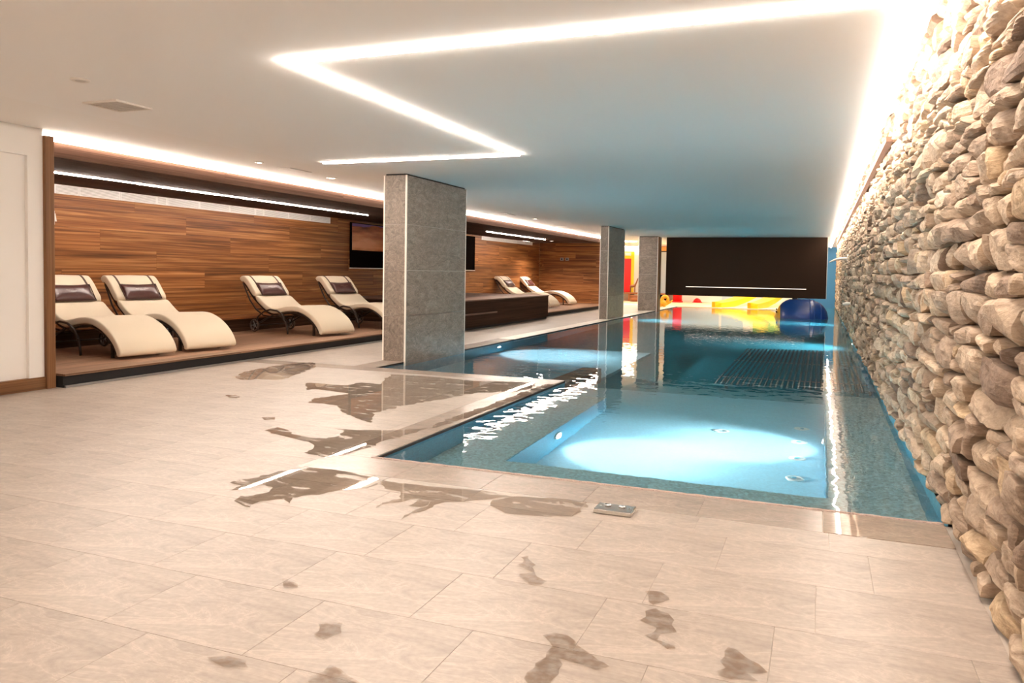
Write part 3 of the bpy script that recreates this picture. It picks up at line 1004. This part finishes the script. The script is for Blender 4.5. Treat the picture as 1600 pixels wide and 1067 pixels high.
# ================================================================= LOUNGERS
PROF = [(-.005, .045), (.02, .12), (.09, .215), (.20, .305), (.34, .38), (.50, .43), (.64, .445), (.80, .435), (.95, .408), (1.095, .392),
        (1.22, .425), (1.35, .500), (1.49, .600), (1.58, .685), (1.66, .775), (1.74, .845), (1.80, .875), (1.86, .870), (1.895, .835)]
def catmull(pts, m=4):
    P = [Vector((p[0], p[1], 0)) for p in pts]
    out = []
    for i in range(len(P) - 1):
        a, b, c, d = P[max(i - 1, 0)], P[i], P[i + 1], P[min(i + 2, len(P) - 1)]
        for k in range(m):
            t_ = k / m
            out.append(.5 * ((2 * b) + (c - a) * t_ + (2 * a - 5 * b + 4 * c - d) * t_ ** 2 + (3 * b - a - 3 * c + d) * t_ ** 3))
    out.append(P[-1])
    return [(p.x, p.y) for p in out]
CURVE = catmull(PROF)
def normals(cv_):
    out = []
    for i in range(len(cv_)):
        a, b = cv_[max(i - 1, 0)], cv_[min(i + 1, len(cv_) - 1)]
        dx, dz = b[0] - a[0], b[1] - a[1]
        L = math.hypot(dx, dz) or 1
        out.append((-dz / L, dx / L))
    return out
def pad(cv_, w, th, up=0.0, taper=True):
    """upholstered pad following a side profile; local x = along, y = across"""
    mb = MB()
    ns = normals(cv_)
    rows = []
    N = len(cv_)
    for i, ((s, z), (nx, nz)) in enumerate(zip(cv_, ns)):
        e = min(i, N - 1 - i)
        k = {0: .35, 1: .8}.get(e, 1.0) if taper else 1.0
        t2 = th * k
        mid = -th / 2 + up
        sec = []
        hw = w / 2 - (.008 if e == 0 else 0)
        rr = t2 / 2
        for a in range(8):
            an = -math.pi / 2 + math.pi * a / 7
            cs, sn = math.cos(an), math.sin(an)
            sec.append((hw - .022 + .022 * abs(cs) ** .5, mid + rr * math.copysign(abs(sn) ** .45, sn)))
        for a in range(8):
            an = math.pi / 2 + math.pi * a / 7
            cs, sn = math.cos(an), math.sin(an)
            sec.append((-hw + .022 - .022 * abs(cs) ** .5, mid + rr * math.copysign(abs(sn) ** .45, sn)))
        sec2 = []
        for k2, q in enumerate(sec):
            sec2.append(q)
            if k2 == 7:
                for f in (.5, 0, -.5):
                    sec2.append(((hw - rr) * f, mid + rr * (1 + .12 * (1 - abs(f)))))
        rows.append([(s + nx * v, u, z + nz * v) for u, v in sec2])
    mb.grid(rows, True, True)
    return mb
def sub_curve(s0, s1):
    return [p for p in CURVE if s0 <= p[0] <= s1]
def make_lounger():
    r = empty('sun_lounger')
    i_f = min(range(len(CURVE)), key=lambda i: abs(CURVE[i][0] - 1.50))
    fixn(add('cushion', pad(CURVE[:i_f + 1], .70, .080), M['cushion'], r, smooth=True))
    hc = fixn(add('head_cushion', pad(CURVE[i_f:], .70, .095, .02), M['cushion'], r, smooth=True))
    for s in (-1, 1):
        mb = MB()
        cc = [(p[0], p[1]) for p in CURVE[i_f:]]
        ns = normals(cc)
        mb.grid([[(a + nx * v, s * .24 + u, z + nz * v) for u, v in ((-.011, .028), (.011, .028), (.011, .020), (-.011, .020))] for (a, z), (nx, nz) in zip(cc, ns)], True, True)
        fixn(add('strap', mb, M['strap'], hc))
    # side piping
    ns = normals(CURVE)
    for s in (-1, 1):
        add('piping', MB().tube([(a + nx * -.075, s * .335, z + nz * -.075) for (a, z), (nx, nz) in list(zip(CURVE, ns))[1::2]], .007, 6), M['piping'], r, smooth=True)
    # frame rails and slats
    rail = [(a - nx * .10 * -1 * 0 + nx * -.105, z + nz * -.105) for (a, z), (nx, nz) in zip(CURVE[3:], ns[3:])]
    fr_ = MB()
    for s in (-1, 1):
        fr_.tube([(a, s * .32, z) for a, z in rail[::2]], .014, 8)
        # bow behind the back
        fr_.tube([(1.87, s * .30, .78), (1.80, s * .30, .66), (1.70, s * .30, .50), (1.56, s * .30, .36), (1.38, s * .30, .27), (1.15, s * .30, .25), (.95, s * .30, .27)], .013, 8)
    for a, z in rail[4::6]:
        fr_.tube([(a, -.32, z), (a, .32, z)], .008, 6)
    for a, z in ((1.80, .66), (1.56, .36), (.95, .27)):
        fr_.tube([(a, -.30, z), (a, .30, z)], .010, 6)
    fixn(add('frame', fr_, M['rattan'], r, smooth=True))
    for s in (-1, 1):
        add('leg', MB().tube([(.98, s * .34, .30), (.88, s * .345, .26), (.80, s * .35, .17), (.765, s * .352, .08), (.755, s * .352, .0)], [.016, .017, .017, .015, .014], 8), M['rattan'], r, smooth=True)
        add('leg', MB().tube([(1.10, s * .33, .29), (1.28, s * .35, .21), (1.49, s * .355, .11)], .015, 8), M['rattan'], r, smooth=True)
        add('armrest', MB().tube([(1.49, s * .37, .12), (1.41, s * .38, .25), (1.27, s * .385, .335), (1.12, s * .385, .375), (.96, s * .385, .36), (.84, s * .38, .30), (.78, s * .365, .20)], .013, 8), M['rattan'], r, smooth=True)
        w = empty('wheel_axle')
        w.parent = r
        w.location = (1.50, s * .375, .105)
        w.name = 'wheel'
        fixn(add('tyre', MB().grid([[((.088 + .015 * math.cos(b)) * math.cos(a), .020 * math.sin(b), (.088 + .015 * math.cos(b)) * math.sin(a)) for b in [2 * math.pi * j / 8 for j in range(8)]] for a in [2 * math.pi * i / 20 for i in range(21)]], True), M['tyre'], w, smooth=True))
        hub = MB().lathe([(.022, -.014), (.022, .014)], (0, 0, 0), 'y', 10)
        for k in range(5):
            a = 2 * math.pi * k / 5
            hub.tube([(0, 0, 0), (.08 * math.cos(a), 0, .08 * math.sin(a))], .006, 5)
        fixn(add('hub', hub, M['steel_dark'], w))
    add('axle', MB().tube([(1.50, -.36, .105), (1.50, .36, .105)], .009, 8), M['rattan'], r)
    add('foot_bar', MB().box(.24, -.30, .16, .28, .30, .20), M['rattan'], r)
    add('foot_bar_leg', MB().box(.245, -.29, .0, .275, -.26, .17).box(.245, .26, .0, .275, .29, .17), M['rattan'], r)
    # pillow strapped to the backrest
    pl = MB()
    c = Vector((1.535, 0, .690))
    dv = Vector((.62, 0, .785)).normalized()
    nv = Vector((-dv.z, 0, dv.x))
    nU, nV = 16, 8
    for side in (1, -1):
        rows = []
        for j in range(nV + 1):
            v = j / nV * 2 - 1
            row = []
            for i in range(nU + 1):
                u = i / nU * 2 - 1
                bul = (max(0, 1 - abs(u) ** 2.6) * max(0, 1 - abs(v) ** 2.4)) ** .55
                px = u * .255 * (1 - .05 * (1 - v * v))
                py = v * .125 * (1 - .14 * (1 - u * u) * (1 if v > 0 else .3))
                wr = .006 * noise.noise(Vector((u * 4, v * 3, 1.3))) * bul
                q = c + dv * py + nv * (side * (.042 * bul + wr)) + Vector((0, px, 0))
                row.append(q)
            rows.append(row)
        pl.grid(rows)
    bm_o = add('pillow', pl, M['pillow'], r, smooth=True)
    bm = bmesh.new()
    bm.from_mesh(bm_o.data)
    bmesh.ops.remove_doubles(bm, verts=bm.verts, dist=.0005)
    bmesh.ops.recalc_face_normals(bm, faces=bm.faces)
    bm.to_mesh(bm_o.data)
    bm.free()
    edge = []
    for u, v in [(-1, -1), (0, -1.0), (1, -1), (1, 1), (.5, .9), (0, .86), (-.5, .9), (-1, 1), (-1, -1)]:
        edge.append(c + dv * v * .125 + Vector((0, u * .255, 0)))
    add('pillow_piping', MB().tube(edge, .005, 6), M['piping'], bm_o, smooth=True)
    # two short lines of pale embroidery, too small to read
    em = MB()
    rg = random.Random(3)
    for row, (n_, hw, hh) in enumerate(((15, .085, .006), (4, .028, .005))):
        for i in range(n_):
            u = (i / (n_ - 1) * 2 - 1) * hw
            if row == 0 and i in (6,):
                continue
            q = c + dv * (.018 - row * .022) + nv * (.0455 - (.002 if abs(u) > .06 else 0)) + Vector((0, u, 0))
            a = hh * (rg.uniform(.6, 1.0))
            b = .0035
            em.quad(q - dv * a * .5 - Vector((0, b, 0)), q - dv * a * .5 + Vector((0, b, 0)), q + dv * a * .5 + Vector((0, b, 0)), q + dv * a * .5 - Vector((0, b, 0)))
    add('embroidery', em, M['lettering'], bm_o)
    return r
proto = make_lounger()
SPOTS = [(-6.99, 6.68, 2.97, 'cream wave-shaped sun lounger cut off by the wooden post, first in the row'),
         (-6.95, 7.62, 2.935, 'cream wave-shaped sun lounger, second from the wooden post'),
         (-6.92, 10.30, 2.955, 'cream wave-shaped sun lounger standing alone before the oak wall, wheels showing'),
         (-6.72, 12.00, 2.91, 'cream wave-shaped sun lounger half hidden behind the nearest pillar'),
         (-7.26, 22.02, 3.06, 'far cream sun lounger right behind the raised wooden podium'),
         (-7.43, 24.38, 3.11, 'farthest cream sun lounger, closest to the oak end wall')]
GL = 'cream sun loungers lined up on the platform'
for i, (x, y, a, lab) in enumerate(SPOTS):
    o = proto if i == 0 else copy_tree(proto)
    o.location = (x, y, PZ)
    o.rotation_euler = (0, 0, a)
    tag(o, lab, 'sun lounger', GL)

# raised podium
pd = empty('podium', (-7.8, 16.2, 0))
tag(pd, 'raised walnut podium between the near and far loungers', 'podium')
add('base', MB().box(-1.39, -2.62, .05, 1.40, 2.6, .57), M['wood_podium'], pd, bevel=.004)
for i in range(8):
    add('top_board', MB().box(-1.39 + i * .35, -2.65, .571, -1.39 + (i + 1) * .35 - .002, 2.63, .595), M['wood_podium_top'], pd)
add('plinth', MB().box(-1.35, -2.6, .0, 1.36, 2.6, .049), M['dark_gap'], pd)
add('step', MB().box(1.401, -2.62, .30, 1.46, -.9, .33), M['wood_podium_top'], pd)

# ================================================================= POOLSIDE THINGS
bp_ = empty('button_panel', (-.897, 3.70, 0.0))
tag(bp_, 'small steel push-button panel on the floor by the pool edge', 'control panel')
add('plate', MB().box(-.093, -.058, .001, .093, .058, .022), M['steel'], bp_, bevel=.003)
add('top_plate', MB().box(-.088, -.053, .0221, .088, .053, .0235), M['steel_dark'], bp_)
for x in (-.035, .035):
    o = add('button', MB().lathe([(.016, .0236), (.016, .034), (.013, .036), (.001, .0335)], (x, 0, 0), 'z', 18), M['steel'], bp_, smooth=False)
for x in (-.07, .07):
    add('screw', MB().lathe([(.006, .0236), (.006, .0255), (.001, .0258)], (x, 0, 0), 'z', 12), M['steel'], bp_)

ub = empty('ribbed_bench', (-.30, 11.4, -.42))
tag(ub, 'underwater bench of parallel steel tubes by the stone wall', 'underwater bench')
for i in range(27):
    x = -.80 + i * .0605
    ya = -2.25 - (.0 if i > 20 else 0) + max(0, (20 - i)) * .0
    add('tube', MB().tube([(x, -2.15 + .004 * i, -.10), (x, -1.9, -.02), (x, -1.5, .0), (x, 2.35 + .012 * i, .0)], .0165, 8), M['steel'], ub, smooth=True)
for y in (-1.5, .4, 2.2):
    add('cross_bar', MB().box(-.84, y, -.055, .85, y + .04, -.02), M['steel_dark'], ub)
for y in (-1.4, 2.0):
    for x in (-.75, .75):
        add('leg', MB().tube([(x, y, -.05), (x, y, -1.025 if x < 0 or y > 0 else -1.025)], .02, 8), M['steel_dark'], ub)
hr = empty('handrail', (.38, 9.2, -.30))
tag(hr, 'short steel handrail under water at the near end of the ribbed bench', 'handrail')
for z in (0, -.06, -.12):
    add('rail', MB().tube([(-.22, 0, z), (.2, 0.02, z)], .012, 8), M['steel'], hr, smooth=True)
add('post', MB().tube([(-.02, .0, .02), (-.02, .0, -.29)], .014, 8), M['steel'], hr)
add('post', MB().tube([(.16, .02, .02), (.16, .02, -.29)], .014, 8), M['steel'], hr)

sp_ = empty('water_spout', (XW - .03, 20.0, 1.58))
tag(sp_, 'pale curved water spout jutting from the far stone wall', 'water spout')
fixn(add('spout', MB().tube([(.05, 0, .03), (-.10, 0, .03), (-.22, 0, .015), (-.33, 0, -.03), (-.39, 0, -.065)], [.06, .055, .05, .035, .015], 10, flat=.6), M['fitting'], sp_, smooth=True))
fixn(add('mounting_plate', MB().lathe([(.10, .0), (.10, -.02), (.06, -.03)], (.02, 0, .03), 'x', 16), M['fitting'], sp_))
sp_ = empty('water_spout', (XW - .03, 17.5, .62))
tag(sp_, 'small pale stone shelf jutting from the stone wall near the blue slide', 'water spout')
fixn(add('spout', MB().tube([(.05, 0, .0), (-.05, 0, .01), (-.13, 0, .0)], [.07, .07, .04], 8, flat=.5), M['fitting'], sp_, smooth=True))

# blue slide mouth floating at the far end
bs = empty('tube_slide', (-1.08, 24.2, -.06), .08)
tag(bs, 'blue round slide tunnel with a yellow end, standing in the far water', 'slide')
fixn(add('tunnel', MB().lathe([(.38, 0), (.45, .05), (.52, .14), (.57, .26), (.58, .45), (.58, .75), (.56, .90), (.50, 1.05), (.40, 1.18), (.25, 1.28), (.02, 1.33)], (0, 0, 0), 'x', 32), M['blue'], bs, smooth=True))
for s, rr in ((.80, .582), (.92, .556), (1.10, .466)):
    fixn(add('rib', MB().lathe([(rr, s - .02), (rr + .016, s - .01), (rr + .012, s + .012), (rr - .02, s + .03)], (0, 0, 0), 'x', 32), M['blue'], bs, smooth=True))
fixn(add('flange', MB().lathe([(.0, -.17), (.06, -.15), (.20, -.10), (.37, -.02), (.38, .0)], (0, 0, 0), 'x', 24), M['amber'], bs))
for k in range(8):
    a = 2 * math.pi * k / 8
    add('bolt', MB().lathe([(.022, 0), (.022, -.03), (.001, -.035)], (-.075, .27 * math.cos(a), .27 * math.sin(a)), 'x', 8), M['black'], bs)
add('landing', MB().box(-.05, 1.95, .60, .85, 2.9, 1.02), M['yellow'], bs)
add('post', MB().box(.45, 2.3, -1.35, .6, 2.45, .599), M['blue'], bs)
# yellow beams lying on the play area floor
for i, (a, b, lab) in enumerate((((-3.62, 29.45), (-2.2, 33.6), 'yellow slide chute reaching the far water, the one nearer the red post'),
                                 ((-2.36, 29.35), (-1.35, 33.2), 'yellow slide chute reaching the far water, nearest the blue slide'))):
    e = empty('slide_chute', (a[0], a[1], 0), 0)
    tag(e, lab, 'slide', 'yellow slide chutes')
    dx, dy = b[0] - a[0], b[1] - a[1]
    mb = MB()
    rows = []
    for k in range(13):
        q = k / 12
        cx, cy = dx * q, dy * q
        hz = .20 + .62 * q * q + .12 * q
        lo = max(.002, hz - .26)
        rows.append([(cx - .05, cy, lo), (cx + .30, cy - .05, lo), (cx + .30, cy - .05, hz * .85), (cx + .12, cy, hz), (cx - .05, cy, hz)])
    mb.grid(rows, True, True)
    fixn(add('chute', mb, M['yellow'], e))
    add('end_cap', MB().box(-.055, -.075, .003, .06, -.052, .198), M['amber'], e)
# red post
e = empty('red_post', (-5.62, 33.5, 0))
tag(e, 'thick red post standing behind the yellow toy', 'post')
add('shaft', MB().lathe([(.19, 0), (.19, 2.37)], (0, 0, 0), 'z', 20), M['red'], e, smooth=True)
add('base_ring', MB().lathe([(.23, 0.001), (.23, .05), (.205, .06)], (0, 0, 0), 'z', 20), M['red'], e)
# small red toy
e = empty('red_toy', (-4.85, 33.9, 0))
tag(e, 'small domed red toy on the cream floor', 'toy')
add('dome', MB().lathe([(.17, .03), (.15, .10), (.09, .16), (.02, .19)], (0, 0, 0), 'z', 14), M['red'], e, smooth=True)
add('brim', MB().lathe([(.21, .002), (.21, .03), (.16, .035)], (0, 0, 0), 'z', 14), M['red'], e)
# yellow inflatable toy with a ring
e = empty('spring_toy', (-5.38, 28.4, 0))
e.scale = (.85, .85, .95)
tag(e, 'yellow play animal with round ring head beside the farthest pillar', 'toy')
def ring(c, R0, r0, n=20):
    return MB().grid([[(c[0] + (R0 + r0 * math.cos(b)) * math.cos(a), c[1] + r0 * math.sin(b), c[2] + (R0 + r0 * math.cos(b)) * math.sin(a)) for b in [2 * math.pi * j / 8 for j in range(8)]] for a in [2 * math.pi * i / n for i in range(n + 1)]], True)
fixn(add('ring_head', ring((.20, 0, .27), .12, .07), M['amber'], e, smooth=True))
add('body', MB().tube([(-.22, 0, .16), (-.1, 0, .17), (.12, 0, .15), (.32, 0, .12)], [.10, .14, .13, .06], 12), M['amber'], e, smooth=True)
add('tail', MB().tube([(.30, 0, .12), (.42, 0, .17), (.52, 0, .26)], [.05, .035, .02], 8), M['amber'], e, smooth=True)
for x in (-.16, .02, .18):
    add('foot', MB().lathe([(.07, .001), (.07, .05), (.04, .07)], (x, -.06, 0), 'z', 12), M['amber'], e)
for x, z in ((-.17, .20), (.28, .31)):
    add('spot', MB().lathe([(.016, -.14), (.001, -.145)], (x, 0, z), 'y', 8), M['black'], e)
# bench, box and toy animal in front of the yellow wall
e = empty('bench', (-7.7, 33.9, 0))
tag(e, 'long brown bench below the yellow and red wall', 'bench')
add('seat', MB().box(-1.6, -.45, .30, 1.85, .4, .36), M['brown'], e)
for x in (-1.5, .0, 1.7):
    add('leg', MB().box(x - .05, -.4, .0, x + .05, .38, .30), M['brown'], e)
e = empty('storage_box', (-7.25, 33.1, 0))
tag(e, 'round brown box in front of the long bench', 'box')
add('body', MB().lathe([(.30, 0.001), (.34, .08), (.33, .22)], (0, 0, 0), 'z', 18), M['brown'], e, smooth=True)
add('lid', MB().lathe([(.345, .221), (.33, .26), (.001, .27)], (0, 0, 0), 'z', 18), M['brown'], e)
e = empty('toy_animal', (-7.62, 33.8, .36))
tag(e, 'small brown long-necked toy animal standing on the bench', 'toy')
add('body', MB().tube([(-.12, 0, .27), (0, 0, .28), (.12, 0, .32)], [.05, .07, .05], 8), M['brown'], e, smooth=True)
add('neck', MB().tube([(.10, 0, .32), (.16, 0, .45), (.20, 0, .58)], [.035, .03, .025], 8), M['brown'], e, smooth=True)
add('head', MB().tube([(.20, 0, .60), (.26, 0, .585), (.30, 0, .565)], [.035, .03, .018], 8), M['brown'], e, smooth=True)
for x, y in ((-.1, .03), (-.1, -.03), (.09, .03), (.09, -.03)):
    add('leg', MB().tube([(x, y, .26), (x, y, .001)], [.025, .018], 6), M['brown'], e)
e = empty('wall_sign', (-8.02, YB - .03, 2.05))
tag(e, 'small grey and white sign at the top of the yellow wall', 'sign')
add('board', MB().box(-.14, -.02, -.07, .14, -.001, .07), M['fitting_grey'], e)
add('emblem', MB().box(-.08, -.024, -.035, .08, -.0205, .03), M['fitting'], e)

# ================================================================= WATER ON THE FLOOR
fxy = (F_PX, 800.0, CY)
_mc = (_rt, _dn2, _fw)
def px_floor(u, v, z=0.0):
    d = _rt * ((u - 800) / F_PX) + _dn2 * ((v - CY) / F_PX) + _fw
    k = (z - CAM_H) / d.z
    return (d.x * k, d.y * k)
def puddle(name, pts, z, mat, label, cat, jit=.35, group=None, sub=5):
    """outline in floor metres, edges broken up with small noise"""
    out = []
    n_ = len(pts)
    for i in range(n_):
        a, b = Vector(pts[i]), Vector(pts[(i + 1) % n_])
        L = (b - a).length
        m_ = max(2, min(14, int(L / .03)))
        for k in range(m_):
            p = a.lerp(b, k / m_)
            am = .05 * jit
            q = Vector((p.x * 9, p.y * 16, 1))
            p = p + Vector(((noise.noise(q) + .6 * noise.noise(q * 3.1)) * 2.2, noise.noise(q + Vector((0, 0, 7))) * .6)) * am
            out.append((p.x, p.y, z))
    bm = bmesh.new()
    vs = [bm.verts.new(p) for p in out]
    bm.faces.new(vs)
    bmesh.ops.triangulate(bm, faces=bm.faces)
    bmesh.ops.recalc_face_normals(bm, faces=bm.faces)
    if sum(f.normal.z for f in bm.faces) < 0:
        bmesh.ops.reverse_faces(bm, faces=bm.faces)
    me = bpy.data.meshes.new(name)
    bm.to_mesh(me)
    bm.free()
    o = link(name, me, mat)
    tag(o, label, cat, group)
    return o
puddle('puddle', [(-5.758, 6.613), (-5.944, 7.041), (-5.992, 7.485), (-5.975, 7.881), (-5.812, 8.109), (-5.523, 7.75), (-5.351, 7.258), (-5.231, 6.9), (-5.192, 6.628), (-5.424, 6.597), (-5.507, 6.457)], 0.0022, M['film'], 'long wet patch nearest the lounge platform edge', 'puddle', 0.35, 'wet patches on the tiles')
puddle('puddle', [(-4.855, 6.623), (-4.651, 6.642), (-4.405, 6.632), (-4.36, 6.889), (-4.141, 6.879), (-4.387, 7.571), (-4.083, 7.631), (-3.372, 7.553), (-2.761, 7.749), (-2.666, 7.35), (-2.726, 7.07), (-3.033, 6.798), (-3.152, 6.323), (-3.276, 5.964), (-3.301, 5.666), (-3.335, 5.475), (-3.128, 5.104), (-3.291, 5.174), (-3.559, 5.362), (-3.786, 5.602), (-3.95, 5.644), (-4.102, 5.63), (-4.193, 5.853), (-4.107, 6.041), (-4.054, 6.217), (-4.259, 6.263), (-4.489, 6.301), (-4.521, 6.204)], 0.0023, M['film'], 'large wet area on the deck tongue in front of the widest pillar', 'puddle', 0.35, 'wet patches on the tiles')
puddle('puddle', [(-3.655, 4.519), (-3.647, 4.658), (-3.539, 4.62), (-3.401, 4.515), (-3.251, 4.464), (-3.121, 4.487), (-3.088, 4.626), (-3.16, 4.762), (-3.254, 4.788), (-3.083, 4.818), (-2.853, 4.931), (-2.637, 5.111), (-2.673, 4.871), (-2.702, 4.612), (-2.703, 4.385), (-2.737, 4.127), (-2.814, 4.024), (-2.972, 4.081), (-3.015, 4.164), (-3.053, 4.289), (-3.166, 4.347), (-3.41, 4.427), (-3.553, 4.465)], 0.0024, M['film'], 'curving wet patch just behind the bright reflected line', 'puddle', 0.35, 'wet patches on the tiles')
puddle('puddle', [(-2.955, 3.326), (-2.906, 3.409), (-2.836, 3.546), (-2.819, 3.662), (-2.728, 3.791), (-2.521, 3.803), (-2.282, 3.753), (-2.188, 3.644), (-2.289, 3.454), (-2.387, 3.318), (-2.455, 3.243), (-2.4, 3.163), (-2.483, 3.209), (-2.549, 3.136), (-2.556, 3.03), (-2.623, 3.06), (-2.696, 3.089), (-2.68, 3.161), (-2.621, 3.277), (-2.654, 3.355), (-2.743, 3.375), (-2.768, 3.316), (-2.81, 3.212), (-2.83, 3.32)], 0.0024, M['film'], 'dark fan-shaped puddle nearest the viewer by the coping corner', 'puddle', 0.35, 'wet patches on the tiles')
puddle('puddle', [(-2.233, 3.724), (-1.981, 3.716), (-1.609, 3.77), (-1.478, 3.73), (-1.544, 3.62), (-1.713, 3.5), (-1.757, 3.299), (-1.805, 3.128), (-1.798, 3.307), (-1.774, 3.472), (-1.764, 3.553), (-1.796, 3.372), (-1.856, 3.368), (-1.847, 3.515), (-1.89, 3.452), (-1.998, 3.267), (-1.971, 3.458), (-2.01, 3.574), (-2.121, 3.579)], 0.0025, M['film'], 'wet streaks like fingers along the coping joint', 'puddle', 0.35, 'wet patches on the tiles')
puddle('puddle', [(-1.513, 3.635), (-1.467, 3.735), (-1.243, 3.794), (-1.126, 3.805), (-1.054, 3.803), (-1.053, 3.563), (-1.14, 3.486), (-1.268, 3.465), (-1.378, 3.453), (-1.469, 3.53)], 0.0026, M['film'], 'wide wet smear left of the steel button panel', 'puddle', 0.35, 'wet patches on the tiles')
puddle('puddle', [(-2.614, 5.103), (-2.578, 5.329), (-2.537, 6.641), (-2.516, 7.262), (-2.54, 7.682), (-2.607, 7.737), (-2.651, 6.998), (-2.651, 6.182), (-2.683, 5.584), (-2.675, 5.185)], 0.0027, M['film'], 'wet band along the coping beside the main pool', 'puddle', 0.35, 'wet patches on the tiles')
puddle('puddle', [(-4.978, 5.63), (-4.891, 5.676), (-4.77, 5.54), (-4.875, 5.541)], 0.0028, M['film'], 'small wet spot left of the large wet deck area', 'puddle', 0.35, 'wet patches on the tiles')
puddle('puddle', [(-3.993, 4.905), (-3.919, 4.964), (-3.844, 4.877), (-3.918, 4.83)], 0.0028, M['film'], 'small wet spot between two larger puddles', 'puddle', 0.35, 'wet patches on the tiles')
puddle('damp_patch', [(-1.825, 2.355), (-1.801, 2.379), (-1.76, 2.352), (-1.76, 2.307), (-1.8, 2.315)], 0.0029, M['damp'], 'small damp mark on the near floor', 'damp patch', 0.45, 'damp marks on the near tiles')
puddle('damp_patch', [(-1.488, 2.101), (-1.467, 2.141), (-1.422, 2.145), (-1.4, 2.09), (-1.412, 2.027), (-1.457, 2.046)], 0.0030, M['damp'], 'streaky damp mark in the middle of the near floor', 'damp patch', 0.45, 'damp marks on the near tiles')
puddle('damp_patch', [(-1.647, 1.793), (-1.616, 1.823), (-1.54, 1.823), (-1.53, 1.795), (-1.58, 1.765)], 0.0031, M['damp'], 'flat damp mark low on the near floor', 'damp patch', 0.45, 'damp marks on the near tiles')
puddle('damp_patch', [(-1.328, 1.83), (-1.307, 1.899), (-1.242, 1.895), (-1.194, 1.847), (-1.281, 1.794)], 0.0032, M['damp'], 'damp mark at the bottom of the near floor', 'damp patch', 0.45, 'damp marks on the near tiles')
puddle('damp_patch', [(-0.551, 2.803), (-0.531, 2.824), (-0.493, 2.756), (-0.507, 2.703), (-0.545, 2.733)], 0.0032, M['damp'], 'blotchy damp mark below the button panel', 'damp patch', 0.45, 'damp marks on the near tiles')
puddle('damp_patch', [(-0.509, 2.634), (-0.474, 2.683), (-0.434, 2.645), (-0.427, 2.529), (-0.43, 2.445), (-0.413, 2.407), (-0.433, 2.389), (-0.465, 2.488), (-0.509, 2.559)], 0.0033, M['damp'], 'dark ragged damp mark in the right half of the near floor', 'damp patch', 0.45, 'damp marks on the near tiles')
puddle('damp_patch', [(-0.768, 2.308), (-0.751, 2.353), (-0.704, 2.359), (-0.657, 2.31), (-0.613, 2.241), (-0.567, 2.219), (-0.585, 2.178), (-0.639, 2.196), (-0.681, 2.203), (-0.672, 2.113), (-0.678, 2.017), (-0.712, 2.017), (-0.728, 2.149), (-0.739, 2.229)], 0.0034, M['damp'], 'large damp patch with a speckled tail at the bottom middle', 'damp patch', 0.45, 'damp marks on the near tiles')
puddle('damp_patch', [(-0.243, 2.48), (-0.218, 2.482), (-0.173, 2.41), (-0.124, 2.369), (-0.127, 2.306), (-0.189, 2.287), (-0.226, 2.294), (-0.26, 2.311), (-0.244, 2.379)], 0.0035, M['damp'], 'large damp patch at the bottom right of the floor', 'damp patch', 0.45, 'damp marks on the near tiles')
puddle('damp_patch', [(-1.079, 2.922), (-1.059, 2.97), (-1.007, 2.857), (-0.962, 2.806), (-0.947, 2.705), (-1.001, 2.694), (-1.03, 2.748), (-1.018, 2.802)], 0.0036, M['damp'], 'faint speckled damp trail below the wet smear', 'damp patch', 0.45, 'damp marks on the near tiles')

# tidy names that Blender suffixed before their parents existed, nothing else to do
bpy.context.view_layer.update()
